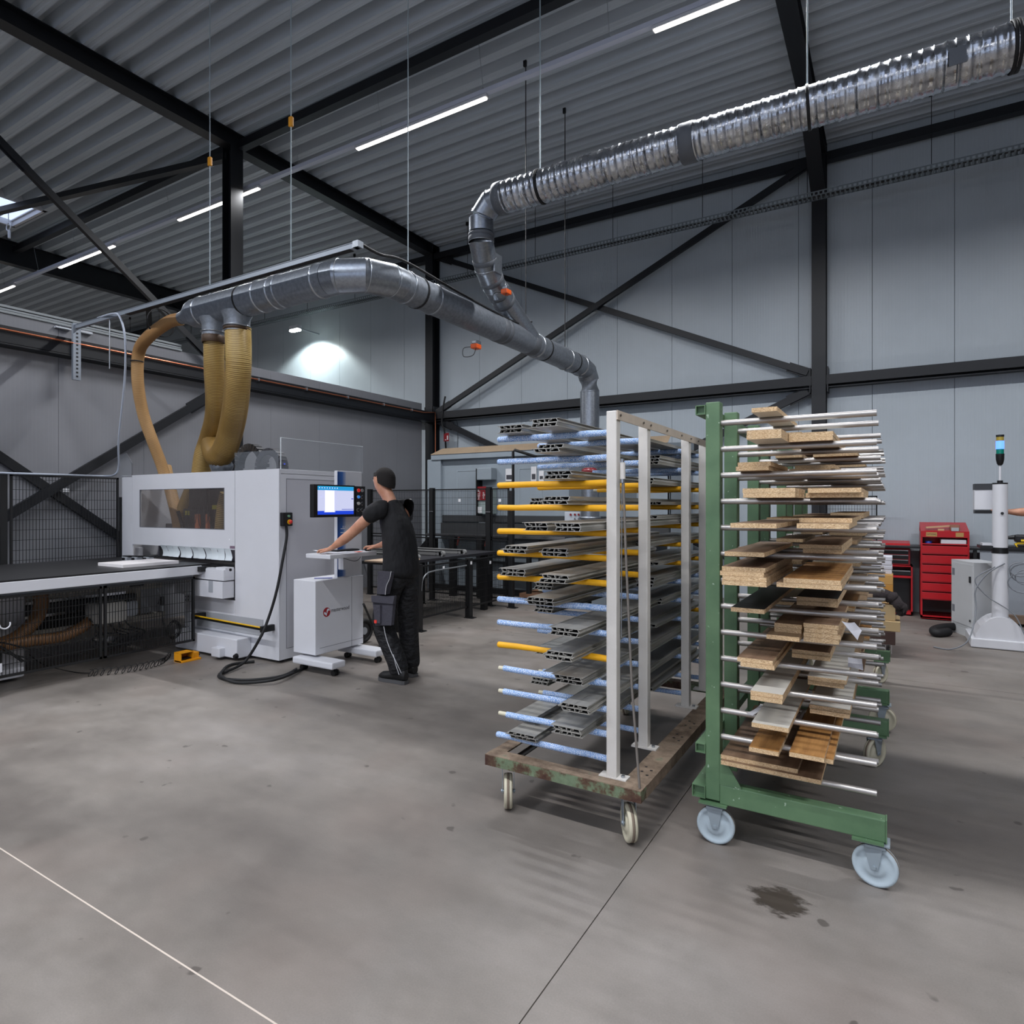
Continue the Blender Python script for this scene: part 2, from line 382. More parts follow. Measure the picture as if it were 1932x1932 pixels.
# ---------- steel frame ----------
def hsec(mb, p0, p1, wd, ht, tf=0.012, tw=0.008, up=(0, 0, 1)):
    """H section between two points; flanges are perpendicular to up"""
    p0 = Vector(p0); p1 = Vector(p1); u = Vector(up).normalized()
    mb.bar(p0 + u * (ht / 2 - tf / 2), p1 + u * (ht / 2 - tf / 2), wd, tf, up=u)
    mb.bar(p0 - u * (ht / 2 - tf / 2), p1 - u * (ht / 2 - tf / 2), wd, tf, up=u)
    mb.bar(p0, p1, tw, ht - 2 * tf, up=u)
COLX = [-22.85, -15.55, -8.25, -0.943, 6.36]
def trim(n_, mb, m_=STEEL): return solo('trim_%d' % n_, mb, m_, kind='structure')
for i, cx_ in enumerate(COLX):
    c0 = MB(); hsec(c0, (cx_, Y_W - 0.13, 0), (cx_, Y_W - 0.13, 6.9), 0.19, 0.24, up=(0, 1, 0))
    t0 = trim(1 + i, c0)
    part('base_plate', MB().box(cx_ - .14, cx_ + .14, Y_W - .3, Y_W - .002, 0, 0.02), STEEL, t0)
    part('connection_plate', MB().box(cx_ - .125, cx_ - .11, Y_W - .24, Y_W - .02, 3.18, 3.55).box(cx_ + .11, cx_ + .125, Y_W - .24, Y_W - .02, 3.18, 3.55), STEEL, t0)
    rf = MB(); big = i != 2
    hh = 0.22 if not (cx_ < -15) else 0.46
    hsec(rf, (cx_, Y_F, Z_C - hh / 2 - .002), (cx_, Y_W - 0.02, Z_C - hh / 2 - .002), 0.19, hh)
    if i in (1, 3, 4):
        rf.prism([(cx_ - .095, Y_W - .25, 6.05), (cx_ - .095, Y_W - 1.6, 6.62), (cx_ - .095, Y_W - 1.6, 6.70), (cx_ - .095, Y_W - .25, 6.70)], (0.012, 0, 0))
        rf.add([(cx_ - .095, Y_W - .25, 6.05), (cx_ + .095, Y_W - .25, 6.05), (cx_ + .095, Y_W - 1.7, 6.67), (cx_ - .095, Y_W - 1.7, 6.67),
                (cx_ - .095, Y_W - .25, 6.065), (cx_ + .095, Y_W - .25, 6.065), (cx_ + .095, Y_W - 1.7, 6.685), (cx_ - .095, Y_W - 1.7, 6.685)],
               [(0, 1, 2, 3), (4, 7, 6, 5), (0, 3, 7, 4), (1, 5, 6, 2), (0, 4, 5, 1), (3, 2, 6, 7)])
        rf.prism([(cx_ - .004, Y_W - .25, 6.06), (cx_ - .004, Y_W - 1.7, 6.68), (cx_ - .004, Y_W - 1.7, 6.72), (cx_ - .004, Y_W - .25, 6.72)], (0.008, 0, 0))
    trim(10 + i, rf)
# mid column of the first frame, eaves beams, ridge beam, rails
c0 = MB(); hsec(c0, (-8.25, 5.8, 0), (-8.25, 5.8, 6.7), 0.2, 0.2, up=(1, 0, 0)); trim(20, c0)
for i in range(len(COLX) - 1):
    a, c_ = COLX[i] + .1, COLX[i + 1] - .1
    e = MB(); e.bar((a, Y_W - .15, 6.66), (c_, Y_W - .15, 6.66), 0.14, 0.12); trim(30 + i, e)
    e = MB(); hsec(e, (a, Y_W - .13, 3.36), (c_, Y_W - .13, 3.36), 0.14, 0.21, up=(0, 1, 0)); e.box(a, c_, Y_W - .2, Y_W - .06, 3.25, 3.262); trim(40 + i, e)
    e = MB(); e.bar((a, 5.87, 6.75), (c_, 5.87, 6.78), 0.11, 0.12); trim(50 + i, e)
def brace(n_, pts, w_=0.11, up=(0, 1, 0), t_=0.06):
    e = MB(); e.bar(pts[0], pts[1], w_, t_, up=up); o = trim(n_, e)
    d = (Vector(pts[1]) - Vector(pts[0])).normalized()
    for q, s in ((pts[0], 1), (pts[1], -1)):
        g = MB(); g.bar(Vector(q) - d * s * .1, Vector(q) + d * s * 0.3, w_ * 1.5, 0.014, up=up); part('gusset_plate', g, STEEL, o)
yb = Y_W - 0.14
brace(60, ((-8.0, yb, 6.62), (-1.1, yb, 3.50)), 0.095)
brace(61, ((-8.0, yb - .07, 3.45), (-1.1, yb - .07, 6.60)), 0.095)
brace(62, ((-8.0, yb, 3.24), (-1.1, yb, 0.15)), 0.11)
brace(63, ((-1.1, yb, 3.22), (-8.0, yb, 0.15)), 0.11)
# partition rail with its braces
e = MB(); hsec(e, (-8.2, Y_F, 3.33), (-8.2, Y_W - .2, 3.33), 0.18, 0.2, up=(1, 0, 0)); e.box(-8.3, -8.1, Y_F, Y_W - .2, 3.22, 3.235); trim(70, e)
xb = -8.19
def yz(px, py): return onX(px, py, xb)
brace(71, (yz(0, 268), yz(385, 665)), 0.075, (1, 0, 0))
brace(72, (yz(388, 752), yz(-120, 1052)), 0.10, (1, 0, 0))
brace(73, tuple(Vector(v) + Vector((-.062, 0, 0)) for v in (yz(-60, 818), yz(330, 1080))), 0.095, (1, 0, 0))
e = MB(); e.bar(fl(-60, 412, 6.74), fl(432, 296, 6.60), 0.10, 0.09); trim(74, e)
e = MB(); e.bar((-16, 9.0, 5.4), (-30, 9.0, 5.4), 0.12, 0.1); trim(75, e)
e = MB(); e.bar((-15.5, 8.6, 6.6), (-18.5, 10.4, 4.2), 0.12, 0.1); trim(76, e)
# copper pipe on the rail
cu = mat('copper_pipe', (196, 120, 88), 0.35, 0.9)
cp = thing('copper_pipe', 'thin copper pipe along the dark rail of the partition', 'pipe', (-8.06, 2.5, 3.36))
part('pipe_run', MB().tube([(-8.07, -4, 3.37), (-8.07, 9.95, 3.37), (-8.07, 10.2, 3.40), (-8.07, 10.33, 3.42), (-8.07, 10.34, 3.2), (-8.07, 10.34, 2.0)], 0.011, 8), cu, cp)
for yv in (6.1, 7.0, 7.9, 8.8, 9.6): part('pipe_clip', MB().box(-8.1, -8.055, yv - .012, yv + .012, 3.35, 3.395), ZINC, cp)
# ================= lamps =================
ledm = mat('lit_led_diffuser', (255, 250, 245), 0.4, emit=(255, 244, 232), estr=9.0)
trunk = mat('white_trunking', (196, 200, 214), 0.35)
def led_line(y0, x_start, n, name='light_trunking', label='', group=None, wires=True):
    t = thing(name, label, 'light', ((x_start + n * 2) , y0, LED_Z), group)
    part('trunking_rail', MB().box(x_start, x_start + 4 * n, y0 - .032, y0 + .032, LED_Z + .012, LED_Z + .062), trunk, t)
    for i in range(n):
        xa = x_start + 4 * i; xe = xa + 2.06
        u = part('led_unit', MB().rbox(xa, xe, y0 - .03, y0 + .03, LED_Z - .03, LED_Z + .010, .01), WHITEP, t)
        part('diffuser', MB().rbox(xa + .02, xe - .02, y0 - .024, y0 + .024, LED_Z - .045, LED_Z - .028, .008), ledm, u)
        ld = bpy.data.lights.new('led_light', 'AREA'); ld.shape = 'RECTANGLE'; ld.size = 2.0; ld.size_y = 0.05; ld.energy = LED_W; ld.spread = 2.8; ld.color = LED_COL
        lo = bpy.data.objects.new('led_light', ld); COL.objects.link(lo); lo.parent = t; lo.location = Vector(((xa + xe) / 2, y0, LED_Z - .05)) - t.location
    if wires:
        x = x_start + 0.3
        while x < x_start + 4 * n - .2:
            part('suspension_wire', MB().cyl((x, y0, LED_Z + .06), (x, y0 - (.12 if abs(y0 - 6.05) < .1 else 0), Z_C - .02), 0.003, n=6), ZINC, t)
            part('wire_clip', MB().box(x - .012, x + .012, y0 - .03, y0 + .03, LED_Z + .055, LED_Z + .085), ZINC, t); x += 1.55
led_line(6.05, -26.03, 8, label='long white light trunking with lit LED strips hung under the roof deck')
led_line(-0.4, -10.03, 4, label='light trunking with lit LED strips in the hall above the near floor')
led_line(-6.2, -10.03, 4, label='light trunking with lit LED strips furthest from the white back wall')
# flood light in front of the upper back wall beyond the partition
pf = onY(557, 622, 9.9); q = thing('wall_floodlight', 'small lit floodlight in front of the upper back wall beyond the partition', 'light', pf)
part('housing', MB().rbox(pf.x - .15, pf.x + .15, pf.y - .06, pf.y + .06, pf.z - .0, pf.z + .09, .02), WHITEP, q)
part('lens', MB().rbox(pf.x - .14, pf.x + .14, pf.y - .055, pf.y + .055, pf.z - .04, pf.z - .001, .015), mat('lit_flood_lens', (255, 255, 255), 0.3, emit=(240, 255, 250), estr=40), q)
part('bracket_arm', MB().bar((pf.x, pf.y, pf.z + .06), (pf.x, Y_W, pf.z + .06), .03, .03), ZINC, q)
ld = bpy.data.lights.new('flood_spot', 'SPOT'); ld.energy = 150; ld.color = (0.9, 1.0, 0.98); ld.spot_size = 2.2; ld.spot_blend = 0.3; ld.shadow_soft_size = .06
lo = bpy.data.objects.new('flood_spot', ld); COL.objects.link(lo); lo.parent = q; lo.location = (0, 0, -.08)
tgt = onY(598, 750, Y_W); lo.rotation_euler = (tgt - pf).to_track_quat('-Z', 'Y').to_euler()
# ================= racks =================
m, nt, b, tc = newmat('rusty_green_frame', 0.7)
n = noise(nt, tc, 7, 6, 0.7); n2_ = noise(nt, tc, 30, 4, 0.6)
c = ramp(nt, n, [(0.40, (66, 40, 30)), (0.48, (84, 64, 48)), (0.55, (104, 118, 92)), (0.7, (112, 130, 104))]).outputs[0]
nt.links.new(scl(nt, c, mrange(nt, n2_, 0.3, 0.7, 0.85, 1.15)), b.inputs['Base Color']); bumpn(nt, b, n2_, 0.3)
RUSTG = m
m, nt, b, tc = newmat('dusty_brown_frame', 0.85)
n = noise(nt, tc, 9, 6, 0.7); c = ramp(nt, n, [(0.35, (92, 76, 62)), (0.6, (140, 122, 104)), (0.7, (112, 118, 96))]).outputs[0]
nt.links.new(c, b.inputs['Base Color']); DUST = m
WPOST = mat('chipped_white_paint', (214, 210, 204), 0.5, 0, 0.05, 6, 0.05, 90)
CREAM = mat('cream_flat_bar', (196, 182, 166), 0.6, 0, 0.08, 10)
m, nt, b, tc = newmat('green_rack_paint', 0.5)
n = noise(nt, tc, 5, 5, 0.6); c = ramp(nt, n, [(0.3, (78, 108, 78)), (0.7, (98, 128, 94))]).outputs[0]
n = noise(nt, tc, 45, 2, 0.4); c = mixc(nt, mrange(nt, n, 0.72, 0.75, 0, 0.7), c, lin((170, 190, 170)))
nt.links.new(c, b.inputs['Base Color']); GREEN = m
ROD = mat('dull_aluminium_tube', (176, 172, 168), 0.38, 0.75, 0.10, 14, stretch=(.3, 1, 1))
YEL = mat('yellow_foam_sleeve', (238, 174, 14), 0.55, 0, 0.04, 12)
m, nt, b, tc = newmat('blue_net_sleeve', 0.6)
mp = nt.nodes.new('ShaderNodeMapping'); mp.inputs['Scale'].default_value = (110, 260, 260); nt.links.new(tc, mp.inputs[0])
v = nt.nodes.new('ShaderNodeTexVoronoi'); v.feature = 'DISTANCE_TO_EDGE'; v.inputs['Scale'].default_value = 1; nt.links.new(mp.outputs[0], v.inputs['Vector'])
f = mrange(nt, v.outputs['Distance'], 0.05, 0.22, 0, 1); c = mixc(nt, f, lin((84, 138, 206)), lin((228, 236, 246)))
nn = noise(nt, tc, 6, 3); c = mixc(nt, mrange(nt, nn, .35, .65, 0, .3), c, lin((160, 190, 228)))
nt.links.new(c, b.inputs['Base Color']); bumpn(nt, b, v.outputs['Distance'], 0.4, 0.004); BLUE = m
TYRE = mat('cream_polyamide_wheel', (190, 184, 162), 0.5, 0, 0.08, 12)
TYREB = mat('blue_grey_wheel', (172, 186, 194), 0.45, 0, 0.05, 14)
TREAD = mat('dirty_tread', (122, 108, 94), 0.8)
FORK = mat('zinc_fork', (158, 168, 176), 0.4, 0.55)

def caster(root, x, y, ztop, r, wd, ang, wm, fm, tread=TREAD, off=0.03):
    """swivel caster under (x,y); ang = rolling direction"""
    dx, dy = math.cos(ang), math.sin(ang); ax = Vector((-dy, dx, 0)); c = Vector((x - dx * off, y - dy * off, r))
    wbm = MB().lathe(c - ax * wd / 2, ax, [(0, r * .30), (0.0, r * .45), (wd * .12, r * .5), (wd * .12, r * .8), (0.0, r * .86), (wd * .05, r * .97), (wd * .2, r), (wd * .8, r), (wd * .95, r * .97), (wd, r * .86), (wd * .88, r * .8), (wd * .88, r * .5), (wd, r * .45), (wd, r * .30)], 28)
    w_ = part('caster_wheel', wbm, wm, root)
    part('tread', MB().lathe(c - ax * wd * .16, ax, [(0, r * .99), (0, r * 1.003), (wd * .32, r * 1.003), (wd * .32, r * .99)], 28, cap=False), tread, w_)
    fk = MB()
    for s in (-1, 1):
        p = c + ax * s * (wd / 2 + .006); e = ax * s * .003
        h = Vector((0, 0, 1)); d = Vector((dx, dy, 0))
        poly = [p - d * .012 - h * .012, p + d * .012 - h * .012, p + d * (.030) + h * (ztop - r - .02), p + d * (-.018 + off) + h * (ztop - r - .02) - d * .02, p - d * .016]
        fk.prism(poly, e)
    fk.cyl(c - ax * (wd / 2 + .014), c + ax * (wd / 2 + .014), .008, n=10)
    fk.box(x - .035, x + .035, y - .035, y + .035, ztop - .022, ztop - .012)
    fk.cyl((x, y, ztop - .014), (x, y, ztop - .004), .03, n=16)
    part('caster_fork', fk, fm, root)
    part('caster_plate', MB().box(x - .05, x + .05, y - .04, y + .04, ztop - .006, ztop), fm, root)

# ---- white rack with foam sleeved arms ----
WY = [2.68, 3.10, 3.86, 4.27]; WX0, WX1 = -1.116, -1.066
WZ = [1.835 - .1151 * i for i in range(13)] + [0.342]
WCOL = 'bbyyyyybbybbbb'
wr = thing('profile_rack', 'white post cantilever rack on rusty frame with blue and yellow padded arms', 'rack', (-1.3, 3.5, 0))
for k, y in enumerate(WY):
    part('post', MB().rbox(WX0, WX1, y, y + .05, .27, 1.93, .006), WPOST, wr)
    fp = part('foot_plate', MB().box(WX0 - .035, WX1 + .045, y - .004, y + .054, .264, .273), WPOST, wr)
    part('bolt', MB().cyl((WX1 + .022, y + .025, .272), (WX1 + .022, y + .025, .282), .009, n=6), ZINC, fp)
tb = part('top_bar', MB().box(WX1, WX1 + .006, WY[0], WY[3] + .06, 1.888, 1.93), CREAM, wr)
for y in (2.71, 3.02, 3.13, 3.4, 3.68, 3.88, 4.05, 4.30):
    part('bolt', MB().cyl((WX1 + .005, y, 1.91), (WX1 + .012, y, 1.91), .006, n=6), mat('dull_bolt', (110, 104, 96), .5, .6), tb)
zt = .265
part('front_beam', MB().box(-1.735, -.93, 2.62, 2.69, zt - .05, zt), RUSTG, wr)
part('rear_beam', MB().box(-1.735, -.93, 4.40, 4.47, zt - .05, zt), RUSTG, wr)
part('side_beam', MB().box(-1.04, -.93, 2.69, 4.40, zt - .008, zt).box(-.938, -.93, 2.69, 4.40, zt - .055, zt - .008), DUST, wr)
part('side_beam', MB().box(-1.735, -1.66, 2.69, 4.40, zt - .008, zt).box(-1.735, -1.727, 2.69, 4.40, zt - .055, zt - .008), DUST, wr)
part('front_flange', MB().box(-1.735, -.93, 2.622, 2.70, zt, zt + .003), DUST, wr)
hl = MB()
for y in (2.80, 2.86, 3.3, 3.36, 3.52, 3.6, 4.0): hl.cyl((-.965, y, zt), (-.965, y, zt + .0008), .007, n=8).cyl((-1.0, y + .03, zt), (-1.0, y + .03, zt + .0008), .007, n=8)
part('bolt_holes', hl, BLACKP, wr)
part('corner_gusset', MB().box(-1.66, -1.62, 2.72, 2.95, zt - .05, zt - .045), STEELB, wr)
for (x, y, a) in ((-1.03, 2.72, 2.2), (-1.655, 2.71, 2.12), (-1.03, 4.35, 1.9), (-1.655, 4.36, 1.7)):
    caster(wr, x, y, .215, .083, .042, a, TYRE, FORK)
for k, y in enumerate(WY):
    for i, z in enumerate(WZ):
        yc = y + .025; xe = -1.705 if i != 13 else -1.712; col = WCOL[i]
        if k > 0 and i == 9: col = 'b' if k < 3 else 'y'
        capd = i in (10, 11, 12) or (k > 0 and (i + k) % 4 == 0)
        sag = R.uniform(-.004, .002)
        rd = part('arm', MB().cyl((WX0 + .004, yc, z), (xe + (0 if capd else .012), yc, z + sag), .0105, n=10), mat('cream_arm_tube', (206, 200, 176), .5), wr)
        xs_ = xe + (.045 if i == 12 and k == 0 else .028 if capd else 0)
        p = [(xs_ + (WX0 - .002 - xs_) * q / 6, yc + R.uniform(-.0015, .0015), z + sag * (1 - q / 6) + R.uniform(-.0015, .0015)) for q in range(7)]
        rr = [.0148 + R.uniform(-.0008, .0008) for _ in p]
        sl = MB().tube(p, rr, 12)
        if not capd: sl.lathe((xs_, yc, z + sag), (-1, 0, 0), [(0, .0148), (.006, .0125), (.008, .006)], 12)
        part('foam_sleeve', sl, YEL if col == 'y' else BLUE, rd)
br = part('tension_rod', MB().tube([(-1.045, 2.71, 1.62), (-1.03, 2.70, 1.3), (-.99, 2.67, .7), (-.945, 2.645, .27)], .006, 8), mat('grey_rod', (128, 122, 116), .5, .4), wr)
part('strut_body', MB().cyl((-1.048, 2.71, 1.62), (-1.05, 2.712, 1.695), .0125, n=14), WPOST, br)
part('strut_collar', MB().cyl((-1.05, 2.712, 1.695), (-1.05, 2.712, 1.712), .009, n=12).cyl((-1.048, 2.71, 1.603), (-1.048, 2.71, 1.62), .010, n=12), ZINC, br)
part('strut_rod', MB().cyl((-1.055, 2.72, 1.62), (-1.058, 2.72, .9), .0025, n=6), ZINC, br)

# ---- green racks ----
GY = [2.85, 3.21, 3.79, 4.14]; GX0, GX1 = -.7136, -.652; GZ = [1.865 - .1155 * i for i in range(14)]
def green_rack(dy, label):
    g = thing('board_rack', label, 'rack', (-.4, 3.5 + dy, 0), 'green cantilever racks')
    for k, y in enumerate(GY):
        part('post', MB().rbox(GX0, GX1, y + dy, y + dy + .06, .20, 1.958, .004), GREEN, g)
        for z in GZ:
            rd = part('arm', MB().cyl((GX1 - .005, y + dy + .03, z), (-.055, y + dy + .03, z + .001), .0125, n=14, cap=False).cyl((GX1, y + dy + .03, z), (-.06, y + dy + .03, z), .010, n=10, cap=True), ROD, g)
    for z0, x0, x1, hh_ in ((1.905, -.757, GX0, .042), (.40, -.757, GX0, .042), (.20, -.772, GX0, .055)):
        y0_, y1_ = GY[0] + dy - .005, GY[3] + dy + .06; z1 = z0 + hh_; t = .004
        part('long_tube', MB().box(x0, x1, y0_, y1_, z0, z0 + t).box(x0, x1, y0_, y1_, z1 - t, z1).box(x0, x0 + t, y0_, y1_, z0 + t, z1 - t).box(x1 - t, x1, y0_, y1_, z0 + t, z1 - t).box(x0 + t, x1 - t, y0_ + .02, y0_ + .022, z0 + t, z1 - t), GREEN, g)
    for y in (GY[0] + dy, GY[3] + dy + .03):
        part('base_arm', MB().rbox(GX1, -.025, y, y + .06, .19, .275, .004), GREEN, g)
        part('gusset', MB().prism([(GX1, y + .0, .275), (-.56, y, .275), (-.575, y, .30), (-.628, y, .385), (GX1, y, .41)], (0, .006, 0)), GREEN, g)
        part('end_cap', MB().box(-.025, -.02, y, y + .06, .188, .277), GREEN, g)
        for xa_, xb2_ in ((-.74, -.62), (-.14, -.03)): part('mount_plate', MB().box(xa_, xb2_, y - .02, y + .07, .182, .19), GREEN, g)
    for (x, y, a) in ((-.675, GY[0] + .03, .05), (-.06, GY[0] + .03, -.15), (-.675, GY[3] + .06, .9), (-.09, GY[3] + .06, 1.0)):
        caster(g, x, y + dy, .182, .082, .036, a, TYREB if y < 3 and dy < 1 else TYRE, FORK if y > 3 else mat('blue_grey_fork', (150, 162, 170), .45, .3), off=-.0)
    return g
gr1 = green_rack(0, 'green cantilever rack nearest the camera, loaded with chipboard strips')
gr2 = green_rack(2.0, 'green cantilever rack standing directly behind the nearest green one')

# ---- chipboard strips ----
def chip(name, dark=1.0, end=False):
    m, nt, b, tc = newmat(name, 0.8)
    v = nt.nodes.new('ShaderNodeTexVoronoi'); mp = nt.nodes.new('ShaderNodeMapping'); mp.inputs['Scale'].default_value = (130, 60, 330); nt.links.new(tc, mp.inputs[0])
    nt.links.new(mp.outputs[0], v.inputs['Vector']); v.inputs['Scale'].default_value = 1.6
    r = ramp(nt, v.outputs['Color'], [(0.0, (150, 118, 84)), (0.35, (196, 164, 124)), (0.7, (214, 186, 146)), (1.0, (232, 208, 172))]).outputs[0]
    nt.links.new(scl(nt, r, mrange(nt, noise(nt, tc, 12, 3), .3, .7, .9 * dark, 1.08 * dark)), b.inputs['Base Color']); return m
CHIP = chip('chipboard_edge'); CHIPD = chip('dusty_chipboard_edge', .72)  # second one is the same chipboard scaled darker, for strips further back
def wood(name, a, b_, sc=(14, 1.6, 14)):
    m, nt, b, tc = newmat(name, 0.5)
    n = noise(nt, tc, 3.0, 6, 0.65, sc); nt.links.new(ramp(nt, n, [(0.3, a), (0.7, b_)]).outputs[0], b.inputs['Base Color']); return m
OAK = wood('oak_laminate', (140, 96, 52), (182, 134, 78)); BRN = wood('brown_laminate', (112, 86, 66), (144, 116, 92))
LWHITE = mat('white_laminate', (206, 202, 192), .4, 0, .03, 8); LBLACK = mat('black_laminate', (24, 25, 27), .5); LTAN = wood('tan_laminate', (150, 124, 96), (178, 150, 118))
LTOP = {'o': OAK, 'b': BRN, 'w': LWHITE, 'k': LBLACK, 't': LTAN}
LNAME = {'o': 'oak-faced', 'b': 'brown-faced', 'w': 'white-faced', 'k': 'black-faced', 't': 'tan-faced'}
ordn = ['top', 'second', 'third', 'fourth', 'fifth', 'sixth', 'seventh', 'eighth', 'ninth', 'tenth', 'eleventh', 'twelfth', 'thirteenth', 'bottom']
def board(x0, x1, yf, z, th, ln, top, label, group, und=None, name='chipboard_strip', dark=False):
    mb = MB(); x0, x1 = min(x0, x1), max(x0, x1)
    v = [(x, y, zz) for zz in (z, z + th) for y in (yf, yf + ln) for x in (x0, x1)]
    mb.add(v, [(0, 1, 5, 4), (2, 6, 7, 3), (0, 4, 6, 2), (1, 3, 7, 5)], 0).add(v, [(4, 5, 7, 6)], 1).add(v, [(0, 2, 3, 1)], 2)
    return solo(name, mb, [CHIPD if dark else CHIP, LTOP[top], LTOP[und or top]], label, 'board', group)
# level, left px, right px, bottom y px, stack index, length, face, y given or None, side
BL = [(0, 1418, 1466, 778.5, 0, .62, 't', None, 'L', 'w'),
 (1, 1408.5, 1474, 829.5, 0, .5, 't', None, 'L', 'w'), (1, 1409, 1474, 822, 1, .5, 't', 'P', 'L', 't'),
 (1, 1488, 1571, 834, 0, .7, 'w', None, 'R', 'b'), (1, 1488, 1572, 824, 1, .75, 'w', 'P', 'R', 'w'),
 (2, 1388.5, 1450, 0, 0, .45, 'b', 2.78, 'L', 't'), (2, 1392, 1454, 0, 1, .5, 't', 2.79, 'L', 't'),
 (2, 1488, 1567, 0, 0, .8, 'w', 3.1, 'R', 'b'), (2, 1500, 1575, 0, 1, .8, 'b', 3.14, 'R', 'w'),
 (3, 1402, 1500, 0, 0, .3, 't', 2.60, 'L', 't'), (3, 1401, 1500, 0, 1, .32, 't', 2.60, 'L', 't'),
 (3, 1520, 1629, 0, 0, .5, 't', 2.72, 'R', 't'), (3, 1524, 1625, 0, 1, .8, 't', 2.70, 'R', 'w'),
 (4, 1378, 1465, 0, 0, .85, 'b', 2.50, 'L', 't'),
 (4, 1503, 1602, 0, 0, .6, 't', 2.56, 'R', 't'), (4, 1508, 1608, 0, 1, .8, 'b', 2.74, 'R', 't'),
 (5, 1367, 1442, 1048.5, 0, .8, 'b', None, 'L', 't'),
 (5, 1515, 1588, 1043, 0, .8, 'b', None, 'R', 't'), (5, 1508, 1588, 1033, 1, .8, 'b', 'P', 'R', 't'),
 (6, 1362, 1446, 1103, 0, .75, 't', None, 'L', 't'), (6, 1363, 1446, 0, 1, .75, 't', 'P', 'L', 't'), (6, 1358.5, 1441, 0, 2, .8, 't', 'P', 'L', 't'), (6, 1362, 1444, 0, 3, .85, 'b', 'P', 'L', 't'),
 (6, 1465, 1588, 1107, 0, .8, 't', None, 'R', 't'), (6, 1478, 1586, 0, 1, .8, 'o', 'P', 'R', 't'),
 (7, 1379, 1442, 1153.5, 0, .95, 'k', None, 'L', 't'),
 (7, 1503, 1580, 1141, 0, .8, 't', None, 'R', 't'), (7, 1503, 1581, 0, 1, .8, 'k', 'P', 'R', 't'),
 (8, 1446, 1508, 1205, 0, .7, 't', None, 'L', 't'), (8, 1461, 1512, 0, 1, .7, 't', 'Q', 'L', 't'), (8, 1461, 1513, 0, 2, .7, 'b', 'Q', 'L', 't'),
 (8, 1516, 1583, 1210, 0, .6, 't', None, 'R', 't'), (8, 1516, 1586, 0, 1, .6, 't', 'P', 'R', 't'), (8, 1517, 1580, 0, 2, .6, 't', 'P', 'R', 't'), (8, 1516, 1582, 0, 3, .65, 'b', 'P', 'R', 't'),
 (9, 1397, 1461, 1257, 0, .7, 't', None, 'L', 't'), (9, 1391, 1458, 0, 1, .75, 'b', 'P', 'L', 't'),
 (9, 1494, 1566, 1240, 0, .8, 't', None, 'R', 't'), (9, 1494, 1566, 0, 1, .8, 'b', 'P', 'R', 't'),
 (10, 1416, 1476, 1320, 0, .8, 't', None, 'L', 't'), (10, 1416, 1477, 0, 1, .8, 'w', 'P', 'L', 't'),
 (10, 1524, 1592, 1291, 0, .9, 't', None, 'R', 't'), (10, 1524, 1597, 0, 1, .9, 'w', 'P', 'R', 't'),
 (11, 1418, 1488, 1371, 0, .8, 'w', None, 'L', 't'),
 (11, 1528, 1603, 1345, 0, .9, 't', None, 'R', 't'), (11, 1527, 1604, 0, 1, .9, 'w', 'P', 'R', 't'),
 (12, 1413, 1469, 1417, 0, .7, 'o', None, 'L', 't'),
 (12, 1505, 1572, 1430, 0, .8, 'o', None, 'R', 't'), (12, 1489, 1555, 0, 1, .8, 'o', 'Q2', 'R', 't'),
 (13, 1360, 1549, 1442, 0, .8, 'b', None, 'L', 't'), (13, 1360, 1505, 0, 1, .8, 'b', 'Q3', 'L', 't')]
cnt = {}
for (lv, *_r) in BL: cnt[(lv, _r[7])] = cnt.get((lv, _r[7]), 0) + 1
seen = {}; prevY = 2.6
for (lv, p0, p1, yb_, k, ln, top, Yg, side, und) in BL:
    z = GZ[lv] + .0127 + k * .0183
    if Yg is None: Y = fl(p0, yb_, z).y
    elif Yg == 'P': Y = prevY + .004
    elif Yg == 'Q': Y = prevY + .08
    elif Yg == 'Q2': Y = prevY - .05
    elif Yg == 'Q3': Y = prevY + .02
    else: Y = Yg
    if Yg != 'Q': prevY = Y
    if Yg == 'Q': prevY = Y - .078
    x0, x1 = onY(p0, 0, Y).x, onY(p1, 0, Y).x
    n_ = cnt[(lv, side)]; seen[(lv, side)] = seen.get((lv, side), 0) + 1; s_ = seen[(lv, side)]
    pos = '' if n_ == 1 else (' lowest of' if s_ == 1 else ' topmost of' if s_ == n_ else ' %s from bottom of' % ordn[s_ - 1])
    lab = '%s chipboard strip,%s %s, %s arm level, nearest green rack' % (LNAME[top], pos, ('left stack' if side == 'L' else 'right stack') if n_ > 1 else ('alone at left' if side == 'L' else 'alone at right'), ordn[lv])
    board(x0, x1, Y, z, .0178, ln, top, lab, 'chipboard strips on the nearest green rack', und)
# further strips lying deeper in the near rack and on the second rack
for lv in range(14):
    for q, (xa, xb_) in enumerate(((-.60 + .015 * ((lv * 7) % 4), -.42), (-.37, -.17 + .012 * ((lv * 5) % 4)))):
        if (lv, q) in ((0, 1), (13, 1)): continue
        z = GZ[lv] + .0127
        tp = 'btwtobt'[(lv + 3 * q) % 7]
        Y0 = 3.62
        if lv in (13,) : continue
        if Y0 < 4.2: board(xa, xb_, 3.70 + .03 * ((lv + q) % 3), z, .0178, .62, tp, '%s chipboard strip, back %s of nearest green rack, %s arm level' % (LNAME[tp], ('left', 'right')[q], ordn[lv]), 'chipboard strips at the back of the nearest green rack', dark=True)
        tp = 'tbowbtt'[(lv * 2 + q) % 7]
        for k in range(1 + (lv + q) % 2):
            board(xa, xb_, 4.78 + .04 * ((lv + q) % 3), z + k * .0183, .0178, 1.25, tp, '%s chipboard strip, %s, %s arm level of the second green rack' % (LNAME[tp], ('left' if q == 0 else 'right') + (' upper' if k else ' lower'), ordn[lv]), 'chipboard strips on the second green rack', dark=True)
